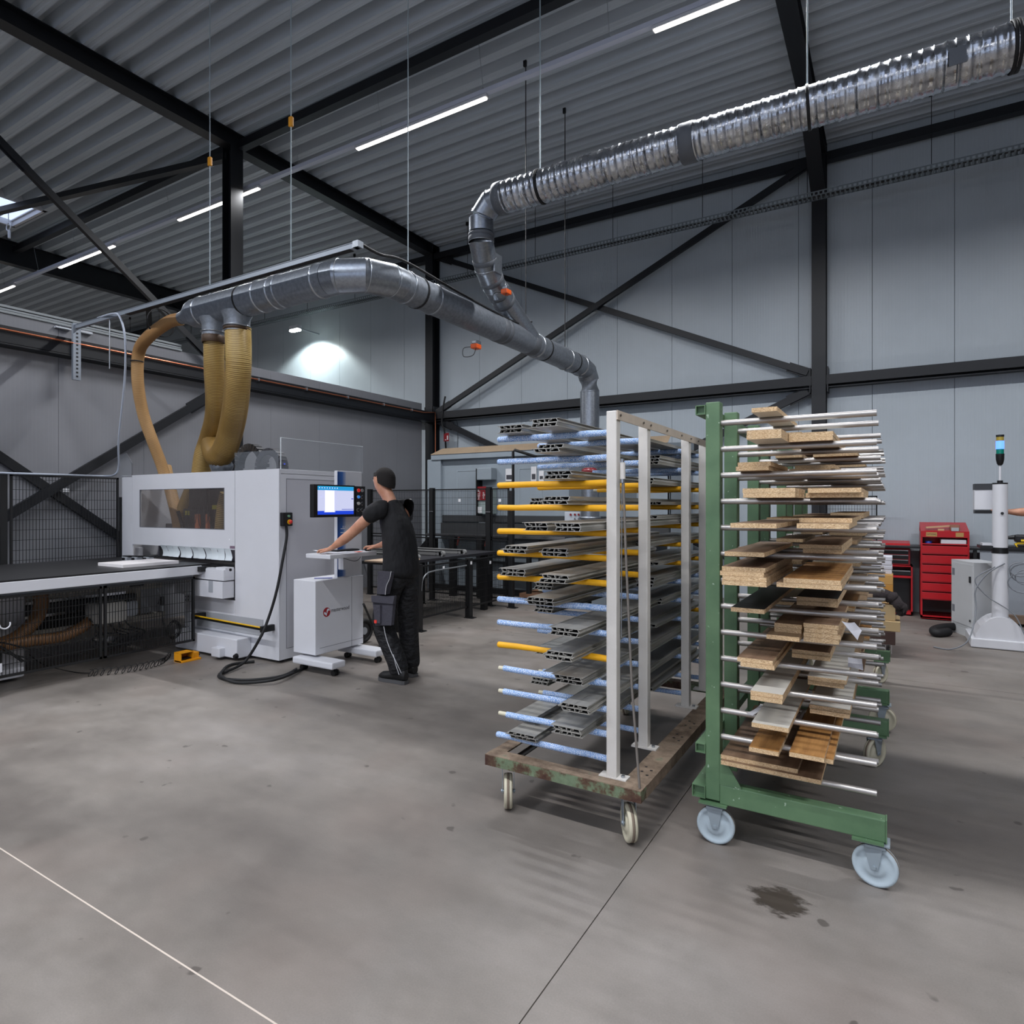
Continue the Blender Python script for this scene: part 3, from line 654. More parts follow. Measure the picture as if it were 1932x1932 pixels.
# paper sheets hanging from the strips
PAPER = mat('print_paper', (206, 206, 212), .7)
def sheet(pts, label, lines=True):
    P = [Vector(p) for p in pts]; nrm = (P[1] - P[0]).cross(P[3] - P[0]).normalized()
    n = 6; v = []
    for i in range(n + 1):
        for j in range(n + 1):
            a = P[0].lerp(P[1], i / n); b2 = P[3].lerp(P[2], i / n); v.append(a.lerp(b2, j / n) + nrm * .006 * math.sin(i / n * 3.1) * math.cos(j / n * 2.5))
    fs = [(i * (n + 1) + j, (i + 1) * (n + 1) + j, (i + 1) * (n + 1) + j + 1, i * (n + 1) + j + 1) for i in range(n) for j in range(n)]
    mb = MB().add(v, fs).add([p + nrm * .0006 for p in v], [f[::-1] for f in fs])
    return solo('paper_sheet', mb, PAPER, label, 'paper')
def q4(Y, a): return [onY(px, py, Y + dy) for px, py, dy in a]
sheet(q4(2.85, [(1588, 1172, .0), (1612, 1174, .0), (1626, 1190, -.05), (1618, 1208, -.07)]), 'crumpled white paper sheet hanging off the strips on the ninth arm level')
sheet(q4(3.3, [(1600, 1240, 0), (1626, 1243, 0), (1629, 1265, -.03), (1600, 1258, -.02)]), 'white paper sheet lying on a strip end just below the crumpled sheet')
sheet([fl(1408, 1345, .62), fl(1436, 1328, .62), fl(1440, 1342, .62), fl(1420, 1350, .62)], 'printed white paper under the white-faced strip at the left posts')
sheet([fl(1495, 1355, .5), fl(1516, 1338, .5), fl(1522, 1338, .5), fl(1510, 1362, .5)], 'small pale blue-white paper slip between the lower strip stacks')
# ---- aluminium profiles ----
ALU = mat('mill_aluminium', (178, 176, 170), .36, .5, .08, 5, stretch=(8, .6, 8))
ALUW = mat('bright_cut_aluminium', (214, 214, 212), .3, .7)
def profile_mesh(flip, ln):
    mb = MB(); W, Hh, t = .125, .0175, .0022; s = -1 if flip else 1
    def bx(a, b2, z0, z1):
        if flip: z0, z1 = Hh - z1, Hh - z0
        mb.box(a, b2, 0, ln, z0, z1)
    bx(0, W, 0, t); bx(.012, W - .004, Hh - t, Hh)
    def sl(xa, xb2):
        za, zb = (0, Hh) if not flip else (Hh, 0)
        mb.prism([(xa, 0, za), (xa + t * 1.3, 0, za), (xb2 + t * 1.3, 0, zb), (xb2, 0, zb)], (0, ln, 0))
    sl(.004, .012); sl(W - .014, W - .006); sl(.058, .062)
    bx(.028, .030, t, Hh * .6); bx(.028, .040, Hh * .5, Hh * .6); bx(.040, .042, Hh * .5, Hh - t)
    bx(.090, .092, t, Hh * .45); bx(.078, .092, Hh * .38, Hh * .48); bx(.078, .080, Hh * .4, Hh - t)
    bx(-.006, .006, 0, t)
    mb.add([(x, .014, z) for x, z in ((.006, t), (W - .008, t), (W - .008, Hh - t), (.012, Hh - t))], [(0, 1, 2, 3)], 1)  # black sheet just inside the cut end paints the shade of the hollow
    return mb
PM = {}
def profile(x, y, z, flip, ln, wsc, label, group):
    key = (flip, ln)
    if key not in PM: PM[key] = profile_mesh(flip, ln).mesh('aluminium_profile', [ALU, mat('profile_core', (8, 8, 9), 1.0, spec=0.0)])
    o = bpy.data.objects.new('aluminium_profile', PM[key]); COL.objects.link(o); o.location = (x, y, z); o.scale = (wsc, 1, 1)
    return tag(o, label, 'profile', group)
PR = [(0, 939.5, 987, 818, None, 'L'), (0, 1000, 1053, 807.5, None, 'R'), (1, 1008, 1061, 854.5, None, 'R'), (2, 1026, 1078, 904, None, 'R'),
 (3, 1021, 1075, 0, 2.50, 'R'), (4, 988, 1035, 0, 2.42, 'L'), (4, 1044, 1097, 0, 2.42, 'R'), (5, 947, 994, 1043, None, 'L'), (5, 1019, 1072, 1048.5, None, 'R'),
 (6, 943, 992, 1085, None, 'L'), (6, 1017, 1072, 1098, None, 'R'), (7, 991, 1046, 1140, None, 'R'), (8, 1034, 1092, 1197, None, 'R'), (9, 1026, 1082, 1242, None, 'R'),
 (10, 1043, 1100, 1286, None, 'R'), (11, 1055, 1112, 1339, None, 'R'), (12, 1042, 1098, 1381, None, 'R'), (13, 957, 1012, 1391, None, 'L')]
LL = {'L': 'left', 'R': 'right'}
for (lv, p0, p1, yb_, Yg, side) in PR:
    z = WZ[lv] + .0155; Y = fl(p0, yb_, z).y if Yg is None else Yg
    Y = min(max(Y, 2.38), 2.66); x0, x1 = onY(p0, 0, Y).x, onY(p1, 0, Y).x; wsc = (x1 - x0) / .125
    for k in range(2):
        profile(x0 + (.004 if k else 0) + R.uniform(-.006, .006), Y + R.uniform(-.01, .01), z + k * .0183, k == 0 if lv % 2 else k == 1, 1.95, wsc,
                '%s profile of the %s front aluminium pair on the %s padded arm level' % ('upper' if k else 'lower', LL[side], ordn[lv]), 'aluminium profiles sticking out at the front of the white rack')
# pairs set back behind the first arms and at the far posts
PS = [(3, 997, 3.0, 0), (7, 1006, 3.02, 0), (8, 1006, 2.98, 0), (10, 1010, 3.0, 0), (11, 1024, 2.96, 0), (13, 972, 2.8, 2), (0, 1030, 3.3, 0), (6, 1017, 3.05, 0), (12, 1000, 3.2, 0)]
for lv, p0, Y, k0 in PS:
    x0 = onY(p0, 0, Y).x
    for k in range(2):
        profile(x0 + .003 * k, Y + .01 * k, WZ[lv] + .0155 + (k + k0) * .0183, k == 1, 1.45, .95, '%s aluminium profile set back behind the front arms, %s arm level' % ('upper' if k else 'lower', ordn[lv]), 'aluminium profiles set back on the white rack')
ALB = mat('brownish_film_profile', (150, 138, 124), .4, .5, .1, 5, stretch=(8, .6, 8))
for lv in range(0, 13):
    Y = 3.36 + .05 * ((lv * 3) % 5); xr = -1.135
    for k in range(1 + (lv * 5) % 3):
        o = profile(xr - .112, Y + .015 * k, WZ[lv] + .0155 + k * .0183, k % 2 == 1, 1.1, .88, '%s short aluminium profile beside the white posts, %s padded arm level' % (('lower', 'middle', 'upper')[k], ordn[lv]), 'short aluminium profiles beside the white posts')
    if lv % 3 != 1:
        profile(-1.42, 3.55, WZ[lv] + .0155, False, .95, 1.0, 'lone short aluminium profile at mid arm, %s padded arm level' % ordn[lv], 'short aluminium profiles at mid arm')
# ================= extraction ducts =================
TAPE = mat('grey_duct_tape', (92, 96, 102), .6)
m, nt, b, tc = newmat('spiral_foil', .2, .95)
n = noise(nt, tc, 7, 4, .6, (1, 1, 1)); nt.links.new(ramp(nt, n, [(0.3, (150, 152, 158)), (0.7, (205, 208, 212))]).outputs[0], b.inputs['Base Color'])
bumpn(nt, b, noise(nt, tc, 12, 3, .6), .22, .02); nt.links.new(mrange(nt, n, .3, .7, .16, .36), b.inputs['Roughness']); FOIL = m
DY, DZ, DX, DR = 3.95, 3.50, -3.83, .148
dt = thing('extraction_duct', 'large galvanised extraction duct running above the white machine and down behind the racks', 'duct', (-4.6, 4.6, 3.35))
xl = onY(372, 0, DY).x; xe = DX - .42
def ring(mb, c, ax, r, w_=.03, n=24): return mb.lathe(Vector(c) - Vector(ax).normalized() * w_ / 2, ax, [(0, r * .98), (w_ * .15, r + .006), (w_ * .5, r + .009), (w_ * .85, r + .006), (w_, r * .98)], n)
part('duct_run', MB().cyl((xl, DY, DZ), (xe, DY, DZ), DR, n=32), GALVD, dt)
# segmented elbow from +x to +y
ce = Vector((xe, DY + .42, DZ)); P = [ce + Vector((math.sin(a), -math.cos(a), 0)) * .42 for a in [math.pi / 2 * i / 4 for i in range(5)]]
P = [P[0], ce + Vector((math.sin(.26), -math.cos(.26), 0)) * .43, ce + Vector((math.sin(.79), -math.cos(.79), 0)) * .45, ce + Vector((math.sin(1.31), -math.cos(1.31), 0)) * .43, P[-1]]
def seg_elbow(P, r, nm='elbow', m_=GALV):
    v = []; n = 32; mb = MB()
    for i in range(len(P)):
        d0 = (P[i] - P[i - 1]).normalized() if i else None; d1 = (P[i + 1] - P[i]).normalized() if i < len(P) - 1 else None
        t = ((d0 or d1) + (d1 or d0)).normalized(); c_ = 1 / max(.7, (t.dot(d0 or d1)))
        u = Vector((0, 0, 1)); a = t.cross(u)
        if a.length < .2: a = t.cross(Vector((1, 0, 0)))
        a.normalize(); b2 = t.cross(a).normalized()
        for k in range(n): v.append(P[i] + (a * math.cos(2 * math.pi * k / n) + b2 * math.sin(2 * math.pi * k / n)) * r)
    for i in range(len(P) - 1): # separate rings keep the seams hard
        o = v[i * n:(i + 2) * n]; mb.add(o, [(k, (k + 1) % n, n + (k + 1) % n, n + k) for k in range(n)], 0, True)
    e = part(nm, mb, m_, dt)
    for p_, q_ in zip(P[1:-1], P[2:]):
        sm = MB().lathe(p_ - (q_ - p_).normalized() * .005, (q_ - p_), [(0, r), (.002, r + .003), (.008, r + .003), (.010, r)], n, cap=False); part('seam', sm, ZINC, e)
    return e
seg_elbow(P, DR)
ye = 8.58
part('duct_run', MB().cyl((DX, P[-1].y, DZ), (DX, ye - .30, DZ), DR * .97, n=32), GALVD, dt)
P2 = [Vector((DX, ye - .30, DZ)), Vector((DX, ye - .12, DZ - .03)), Vector((DX, ye - .03, DZ - .14)), Vector((DX, ye, DZ - .32))]
seg_elbow(P2, DR * .97, m_=GALVD)
part('down_pipe', MB().cyl((DX, ye, DZ - .32), (DX, ye, 1.30), DR * .95, n=28), GALV, dt)
part('flange_ring', ring(MB(), (DX, ye, 1.32), (0, 0, 1), DR * 1.05, .04), GALV, dt)
part('rubber_bellows', MB().lathe((DX, ye, 1.02), (0, 0, 1), [(0, .15), (.06, .135), (.12, .15), (.2, .14), (.28, .13)], 24), mat('dark_bellows', (58, 58, 60), .4, .4), dt)
for x in (xl + .12, xl + 1.05, -4.95, -4.86, -4.36): part('clamp_ring', ring(MB(), (x, DY, DZ), (1, 0, 0), DR), ZINC if x < -4.9 or x > -4.5 else GALV, dt)
part('black_strap', MB().lathe((-5.43, DY, DZ), (1, .0, 0), [(0, DR), (.001, DR + .004), (.02, DR + .004), (.021, DR)], 28, cap=False), RUBBER, dt)
part('black_strap', MB().lathe((-5.43 - 1.45, DY, DZ), (1, .0, 0), [(0, DR), (.001, DR + .004), (.02, DR + .004), (.021, DR)], 28, cap=False), RUBBER, dt)
for y in (4.46, 4.85): part('clamp_ring', ring(MB(), (DX, y, DZ), (0, 1, 0), DR * .97), GALV, dt)
part('black_strap', MB().lathe((DX, 4.62, DZ), (0, 1, 0), [(0, DR), (.001, DR + .003), (.02, DR + .003), (.021, DR)], 28, cap=False), RUBBER, dt)
for y0_, w_ in ((6.0, .10), (6.13, .05), (6.70, .13)):
    part('tape_wrap', MB().lathe((DX, y0_, DZ), (0, 1, 0), [(0, DR * .97), (.004, DR + .0), (w_, DR + .0), (w_ + .004, DR * .97)], 28, cap=False), TAPE, dt)
for y in (6.93, 7.75, 8.22):
    r_ = part('white_clamp', ring(MB(), (DX, y, DZ), (0, 1, 0), DR * .985, .03), ZINC, dt)
    part('clamp_bolt', MB().cyl((DX + .02, y - .03, DZ - DR - .02), (DX + .02, y + .03, DZ - DR - .02), .012, n=8), ZINC, r_)
    part('clamp_bolt', MB().cyl((DX - .02, y - .03, DZ + DR + .02), (DX - .02, y + .03, DZ + DR + .02), .012, n=8), ZINC, r_)
for y in (7.12, 7.98): part('black_strap', MB().lathe((DX, y, DZ), (0, 1, 0), [(0, DR * .97), (.001, DR * .99), (.03, DR * .99), (.031, DR * .97)], 28, cap=False), RUBBER, dt)
# Y branch up to the insulated spiral duct
SR = .155; SY, SZ = 5.5, 4.65; VX = -3.69
b0 = Vector((DX, 6.75, DZ + .03)); b1 = Vector((DX + .02, 6.16, DZ + .33))
part('branch_cone', MB().cyl(b0, b1, DR * .98, .128, n=28), GALV, dt)
PB = [Vector((DX + .02, 6.16, DZ + .33)), Vector((DX + .05, 5.90, DZ + .43)), Vector((DX + .09, 5.68, DZ + .55)), Vector((VX, SY, DZ + .75)), Vector((VX, SY, DZ + 1.0))]
b2_ = seg_elbow(PB, .13, 'branch_pipe')
for i, (p_, q_, w_) in enumerate(((PB[0], PB[1], .05), (PB[0].lerp(PB[1], .55), PB[1], .04), (PB[1].lerp(PB[2], .3), PB[2], .05), (PB[2].lerp(PB[3], .2), PB[3], .05), (PB[3], PB[4], .05))):
    part('tape_wrap', MB().lathe(p_, q_ - p_, [(0, .131), (.004, .136), (w_, .136), (w_ + .004, .131)], 26, cap=False), TAPE, dt)
part('riser', MB().cyl((VX, SY, DZ + 1.0), (VX, SY, SZ - .30), .128, n=28), GALV, dt)
part('tape_wrap', ring(MB(), (VX, SY, SZ - .33), (0, 0, 1), .130, .04), TAPE, dt)
PC = [Vector((VX, SY, SZ - .30)), Vector((VX + .02, SY, SZ - .13)), Vector((VX + .12, SY, SZ - .02)), Vector((VX + .26, SY, SZ))]
seg_elbow(PC, .132)
part('shut_off_plate', MB().bar(PB[2] + Vector((.13, 0, .02)), PB[2] + Vector((.15, 0, .02)), .14, .2), GALV, dt)
def sensor(p, lab):
    s = thing('orange_actuator', lab, 'actuator', p)
    part('actuator_body', MB().rbox(p.x - .04, p.x + .04, p.y - .05, p.y + .05, p.z, p.z + .05, .01), mat('orange_plastic', (226, 92, 30), .4), s)
    part('mount', MB().rbox(p.x - .03, p.x + .03, p.y - .04, p.y + .06, p.z + .05, p.z + .09, .008), GALV, s)
    part('cable', MB().tube(spline([p + Vector(v) for v in ((-.03, -.04, .02), (-.10, -.09, .0), (-.09, -.1, -.09), (.0, -.06, -.08), (.02, -.03, .0))], 5), .004, 6), RUBBER, s)
p_ = onX(898, 655, DX - .02); sensor(Vector((p_.x, p_.y, p_.z - .02)), 'orange actuator with looped cable under the diagonal galvanised duct')
p_ = onY(955, 552, 5.85); sensor(Vector((p_.x, p_.y, p_.z - .02)), 'orange actuator on the side of the duct branch')
sp = thing('spiral_duct', 'silver foil spiral duct hanging diagonally across the upper right', 'duct', (-1.5, SY, SZ - .16), None)
mb = MB(); xx = VX + .26; xr = 3.4; pitch = .068; pts = []; rr = []
while xx < xr:
    for dx_, r_ in ((0, SR - .002), (.010, SR + .007), (.02, SR - .001), (.045, SR + R.uniform(-.003, .002))): pts.append((xx + dx_ * 1.0, SY, SZ + R.uniform(-.0015, .0015))); rr.append(r_)
    xx += pitch
mb.tube(pts, rr, 36)
part('spiral_hose', mb, FOIL, sp)
part('tape_wrap', MB().lathe((VX + .2, SY, SZ), (1, 0, 0), [(0, SR - .01), (.01, SR + .004), (.09, SR + .008), (.1, SR)], 30, cap=False), TAPE, sp)
xt = onY(1298, 0, SY).x
part('tape_wrap', MB().lathe((xt - .06, SY, SZ), (1, 0, 0), [(0, SR), (.01, SR + .010), (.12, SR + .010), (.13, SR)], 30, cap=False), TAPE, sp)
xt = onY(1803, 0, SY).x
part('tape_patch', MB().tube([(xt, SY + math.cos(a) * (SR + .01), SZ + math.sin(a) * (SR + .01)) for a in [math.radians(v) for v in range(175, 265, 10)]], .004, 4).box(xt - .05, xt + .05, SY - SR - .014, SY - SR - .010, SZ - .1, SZ + .02), TAPE, sp)
for px_ in (1018, 1522, 1905, 1914):
    xt = onY(px_, 0, SY).x; part('rubber_strap', MB().lathe((xt, SY, SZ), (1, .06, .05), [(0, SR + .004), (.002, SR + .012), (.022, SR + .012), (.024, SR + .004)], 30, cap=False), RUBBER, sp)
for px_ in (1019, 1523, 1908):
    xt = onY(px_, 0, SY).x; part('hanging_wire', MB().cyl((xt, SY, SZ + SR), (xt, SY, Z_C), .0065, n=6), mat('pale_wire', (170, 184, 190), .5), sp)
# down hoses from the manifold into the machine
m, nt, b, tc = newmat('amber_spiral_hose', .38)
n = noise(nt, tc, 4, 4, .6); nt.links.new(ramp(nt, n, [(0.3, (168, 138, 78)), (.7, (204, 178, 114))]).outputs[0], b.inputs['Base Color']); b.inputs['Subsurface Weight'].default_value = 0.0; AMB = m
AMB2 = mat('tan_spiral_hose', (196, 160, 112), .5, 0, .12, 5)
HRING = mat('amber_hose_rib', (120, 84, 38), .45)
RIB = {'amber_spiral_hose': mat('amber_groove', (128, 100, 52), .45, 0, .1, 5), 'tan_spiral_hose': mat('tan_groove', (158, 118, 74), .5, 0, .1, 5), 'brown_spiral_hose': mat('brown_groove', (96, 68, 42), .5)}
def hose(name, pts, r, mt, root=None, label=None, rib=.016, cat='hose', group=None, n=18, ring_m=None):
    path = spline(pts, 14); L = [0]
    for a, b2 in zip(path, path[1:]): L.append(L[-1] + (b2 - a).length)
    tot = L[-1]; N = int(tot / (rib / 2)); out = []; rads = []; j = 0
    for i in range(N + 1):
        s_ = tot * i / N
        while j < len(L) - 2 and L[j + 1] < s_: j += 1
        out.append(path[j].lerp(path[j + 1], (s_ - L[j]) / max(1e-6, L[j + 1] - L[j]))); rads.append(r * (1.045 if i % 2 else .98))
    mb = MB(); mb.tube(out, rads, n, 0)
    for q in range(len(out) - 1):
        if q % 2 == 0:
            for k in range(n): mb.mi[q * n + k] = 1
    dk_ = RIB.get(mt.name); mt = [mt, dk_ if dk_ else mt]
    if root: return part(name, mb, mt, root, label)
    return solo(name, mb, mt, label, cat, group)
def spigot(px, r, zt, nm):
    x = onY(px, 0, DY).x
    part('spigot', MB().lathe((x, DY - .01, DZ - .10), (0, 0, -1), [(0, r * 1.25), (.06, r * 1.05), (.16, r), (zt, r)], 24), GALVD, dt)
    part('hose_clamp', ring(MB(), (x, DY - .01, DZ - .24), (0, 0, 1), r * 1.06, .014), ZINC, dt); return x
x1 = spigot(404, .105, .2, 'a'); x2 = spigot(449, .118, .19, 'b')
def A(px, py, Y): return onY(px, py, Y)
h1 = hose('extraction_hose', [(x2, DY, DZ - .24), A(450, 690, 3.95), A(445, 760, 4.02), A(436, 810, 4.1), A(424, 848, 4.14), A(412, 862, 4.16), A(404, 850, 4.22), A(402, 838, 4.3)], .118, AMB, None, 'thick amber hose from the duct manifold with a hooked lower end', group=None)
h2 = hose('extraction_hose', [(x1, DY, DZ - .24), A(404, 690, 4.0), A(407, 750, 4.1), A(405, 790, 4.2), A(394, 830, 4.3), A(384, 860, 4.3), A(378, 905, 4.3)], .098, AMB, None, 'amber hose left of the thick hooked hose, bending left into the machine top')
part('dirty_cuff', MB().lathe((x1, DY - .01, DZ - .27), (0, 0, -1), [(0, .101), (.01, .110), (.07, .109), (.08, .104)], 20, cap=False), mat('oily_cuff', (72, 54, 38), .5, .3), h2)
part('dirty_cuff', MB().lathe((x2, DY - .01, DZ - .25), (0, 0, -1), [(0, .12), (.01, .128), (.02, .128), (.03, .12)], 20, cap=False), mat('oily_cuff', (72, 54, 38), .5, .3), h1)
part('hose_collar', MB().lathe(A(418, 880, 4.2), (0, 0, 1), [(-.05, .1), (0, .12), (.02, .12), (.05, .1)], 20), GALV, h1)
part('reducer', MB().lathe((xl, DY, DZ), (-1, -.15, -.1), [(0, DR), (.06, DR * .9), (.16, .075), (.24, .06)], 24), GALVD, dt)
h3 = hose('extraction_hose', [(xl - .24, DY - .03, DZ - .03), A(318, 608, 3.9), A(280, 636, 3.9), A(262, 665, 3.95), A(260, 720, 4.0), A(270, 780, 4.1), A(287, 830, 4.2), A(303, 872, 4.3), A(312, 900, 4.35)], .062, AMB2, None, 'thin tan hose curving far left of the amber hoses', rib=.012)
part('hose_tie', MB().lathe(A(258, 683, 3.95), (0.05, 0, 1), [(0, .062), (.002, .068), (.012, .068), (.014, .062)], 18, cap=False), RUBBER, h3)
# wires with yellow clips to the ceiling
for px_, zc, yel, topd, lab in ((396, 305, 1, .0, 'left thin hanging wire with a small yellow clip above the duct manifold'), (549, 230, 1, 0, 'second thin hanging wire with a yellow clip, right of the dark mid column'), (750, 0, 0, 0, 'thin hanging wire holding the duct just after its elbow')):
    if px_ < 700: x, y = onY(px_, 0, DY).x, DY
    else: x, y = DX, 4.5
    t = thing('suspension_wire', lab, 'wire', (x, y, DZ + DR)); part('wire', MB().cyl((x, y, DZ + DR), (x, y, Z_C), .005, n=6), mat('pale_wire', (170, 184, 190), .5), t)
    if yel:
        p_ = onY(px_, zc, y); part('yellow_clip', MB().rbox(p_.x - .022, p_.x + .022, y - .015, y + .015, p_.z - .045, p_.z + .045, .008), mat('yellow_clip', (222, 150, 20), .5), t)
for px_, py_ in ((992, 120), (1066, 212)):
    p_ = onX(px_, py_, DX); t = thing('threaded_hanger', 'dark threaded hanger of the diagonal duct, %s one' % ('nearer' if px_ < 1000 else 'farther'), 'hanger', (DX, p_.y, DZ + DR))
    part('rod', MB().cyl((DX, p_.y, DZ + DR), (DX, p_.y, Z_C), .006, n=6), STEELB, t); part('hook', MB().box(DX - .03, DX + .01, p_.y - .012, p_.y + .012, Z_C - .07, Z_C), STEELB, t)
# ---------- strut rail above the manifold ----------
s0 = onY(142, 614, 3.66); s1 = onY(680, 466, 3.66)
sr = thing('strut_rail', 'long grey steel strut rail above the duct manifold', 'rail', (-6, 3.66, 3.5))
zz = 3.57
part('rail_profile', MB().box(-8.08, -3.62, 3.64, 3.68, zz - .03, zz + .012).box(-8.08, -3.62, 3.635, 3.685, zz + .010, zz + .014), mat('zinc_strut', (148, 156, 166), .4, .3), sr)
part('rubber_inlay', MB().box(-7.0, -3.7, 3.637, 3.690, zz - .034, zz - .030), RUBBER, sr)
part('drop_bracket', MB().box(-8.10, -8.06, 3.62, 3.70, 2.95, 3.6), mat('zinc_strut', (148, 156, 166), .4, .3), sr)
hb = MB()
for k in range(12): hb.box(-8.058, -8.056, 3.65, 3.67, 2.98 + k * .045, 3.0 + k * .045)
part('slots', hb, BLACKP, sr, kind='stuff')
part('end_box', MB().box(-3.66, -3.60, 3.63, 3.69, zz - .03, zz + .02), GALV, sr)
part('cable', MB().tube(spline([(-3.62, 3.66, zz + .01), (-3.62, 3.9, zz + .0), (-3.68, 4.3, zz + .08), (-3.72, 5.2, zz + .06), (-3.74, 6.3, zz + .05), (-3.7, 6.6, 3.7)], 6), .012, 6), RUBBER, sr)
part('link_rod', MB().cyl((-7.35, 3.66, zz), (-7.35, 3.66, 3.0), .008, n=6), ZINC, sr)
wc = mat('pale_grey_cable', (176, 184, 198), .5)
solo('hanging_cable', MB().tube(spline([A(185, 600, 3.66), A(212, 592, 3.6), A(226, 598, 3.6), A(236, 640, 3.62), A(235, 720, 3.7), A(224, 830, 3.85), A(224, 880, 3.95), A(215, 896, 3.95), A(190, 898, 3.95), (-7.74, 3.3, 1.835), (-7.74, 2.7, 1.83)], 8), .011, 8), wc, 'pale grey cable hanging from the strut rail down to the mesh fence top', 'cable')
# ---------- cable tray along the back wall ----------
TY, TZ = 9.92, 5.87
ct = thing('cable_tray', 'perforated steel cable tray hanging along the white back wall', 'tray', (-6, TY, TZ))
TM = mat('galvanised_tray', (128, 136, 140), .45, .5, .1, 6)
def ladder(mb, x0, x1):
    x = x0
    while x < x1:
        mb.box(x, x + .022, TY - .08, TY + .08, TZ - .002, TZ + .002)
        mb.box(x + .03, x + .055, TY - .082, TY - .080, TZ, TZ + .055); mb.box(x + .03, x + .055, TY + .080, TY + .082, TZ, TZ + .055); x += .06
    return mb
part('tray_rungs', ladder(MB(), -22, 4), TM, ct, kind='stuff')
part('side_rail', MB().box(-22, 4, TY - .084, TY - .080, TZ + .045, TZ + .06).box(-22, 4, TY - .084, TY - .080, TZ - .004, TZ + .008), TM, ct)
part('side_rail', MB().box(-22, 4, TY + .080, TY + .084, TZ + .045, TZ + .06).box(-22, 4, TY + .080, TY + .084, TZ - .004, TZ + .008), TM, ct)
part('cable_bundle', MB().tube([(-22 + k * .8, TY + .02 * math.sin(k * 1.7), TZ + .02) for k in range(33)], .016, 6), mat('dark_cable', (44, 46, 48), .6), ct)
for x in [-1.05 - 1.48 * k for k in range(-2, 13)]:
    hr = part('hanger_rod', MB().cyl((x, TY, TZ - .01), (x, TY, Z_C), .005, n=6), STEELB, ct)
    part('hook', MB().box(x - .03, x + .015, TY - .015, TY + .015, Z_C - .06, Z_C), STEELB, hr)
dk = onY(832, 546, TY - .1); t = thing('access_point', 'round pale disc fitting under the cable tray near the corner column', 'fitting', dk)
part('disc', MB().lathe(dk, (.25, -.75, -.6), [(0, .10), (.03, .11), (.05, .06)], 20), WHITEP, t); part('stem', MB().cyl(dk, (dk.x, TY - .05, TZ), .01, n=6), STEELB, t)
# ================= white drilling machine with infeed table =================
MY = 3.99; MXR = -4.98; MXL = -7.74; MT = 1.85
def PX(px): return onY(px, 0, MY).x
def PZ(px, py): return onY(px, py, MY).z
GREYP = mat('light_grey_panel', (150, 154, 160), .5); DARKIN = mat('dark_interior', (34, 34, 36), .6); SEAM = mat('panel_seam', (96, 98, 104), .7)
mc = thing('drilling_machine', 'big white panel drilling machine with windowed front, beside the operator', 'machine', (-6.3, 4.5, 0))
t = .02
xa, xb_, xc = PX(249.5), PX(443), MXR
wz0, wz1 = PZ(345, 997), PZ(345, 922); wx0, wx1 = PX(264), PX(423)
sz = PZ(345, 1032)          # underside of the hood
def pan(name, x0, x1, z0, z1, y0=MY, y1=MY + t, m_=WHITEP, par=mc, r=.003): return part(name, MB().rbox(x0, x1, y0, y1, z0, z1, r), m_, par)
hood = MB().box(xa + .002, wx0, MY, MY + t, sz, MT).box(wx1, xb_ - .002, MY, MY + t, sz, MT).box(wx0, wx1, MY, MY + t, sz, wz0).box(wx0, wx1, MY, MY + t, wz1, MT)
hd = part('hood_door', hood, WHITEP, mc)
part('window_pane', MB().box(wx0 - .0, wx1 + .0, MY + .004, MY + .009, wz0, wz1), mat('smoked_window', (96, 90, 88), .08, trans=.0, alpha=.30), hd)
part('window_gasket', MB().box(wx0 - .004, wx1 + .004, MY - .002, MY + .004, wz1 - .006, wz1).box(wx0 - .004, wx1 + .004, MY - .002, MY + .004, wz0, wz0 + .006).box(wx0 - .004, wx0 + .004, MY - .002, MY + .004, wz0, wz1).box(wx1 - .004, wx1 + .004, MY - .002, MY + .004, wz0, wz1), SEAM, hd)
pan('left_post_panel', MXL, xa - .003, 0.9, MT)
pan('right_front_panel', xb_ + .003, xc, 0.03, MT)
pan('lower_front_panel', PX(352), xb_ + .001, .03, PZ(400, 1128))
pan('side_panel', MXR - t, MXR, .03, MT, MY + t, 5.08)
pan('back_panel', MXL, MXR, .3, MT - .25, 5.06, 5.08)
pan('left_side_panel', MXL, MXL + t, .9, MT, MY + t, 5.08)
pan('roof_sheet', xb_, MXR, MT - .05, MT - .04, MY + t, 5.08)
pan('inner_floor', MXL + .05, MXR - .05, .86, .9, MY + .06, 5.0, DARKIN)
pan('corner_strip', PX(350), PX(358), .10, PZ(354, 1095), MY - .006, MY)
bs = MB()
for yy in (1125, 1132, 1183, 1190):
    for xx in (350.5, 355.5): c = onY(xx, yy, MY - .007); bs.cyl(c, c + Vector((0, -.003, 0)), .007, n=8)
part('corner_bolts', bs, BLACKP, mc, kind='stuff')
# door outline on the side face
dy0, dy1 = onX(540, 0, MXR).y, onX(634, 0, MXR).y
fr = MB().box(MXR, MXR + .0015, dy0, dy0 + .004, .13, 1.76).box(MXR, MXR + .0015, dy1, dy1 + .004, .13, 1.76).box(MXR, MXR + .0015, dy0, dy1, 1.756, 1.76).box(MXR, MXR + .0015, dy0, dy1, .13, .134)
part('door_outline', fr, SEAM, mc)
part('access_door', MB().rbox(MXR - .002, MXR + .001, dy0 + .006, dy1 - .002, .136, 1.754, .001), mat('grey_white_door', (186, 186, 192), .38, 0, .02, 3, .03, 300), mc)
k_ = onX(636, 1003, MXR + .005); part('door_lock', MB().cyl(k_, k_ + Vector((.01, 0, 0)), .012, n=12), BLACKP, mc)
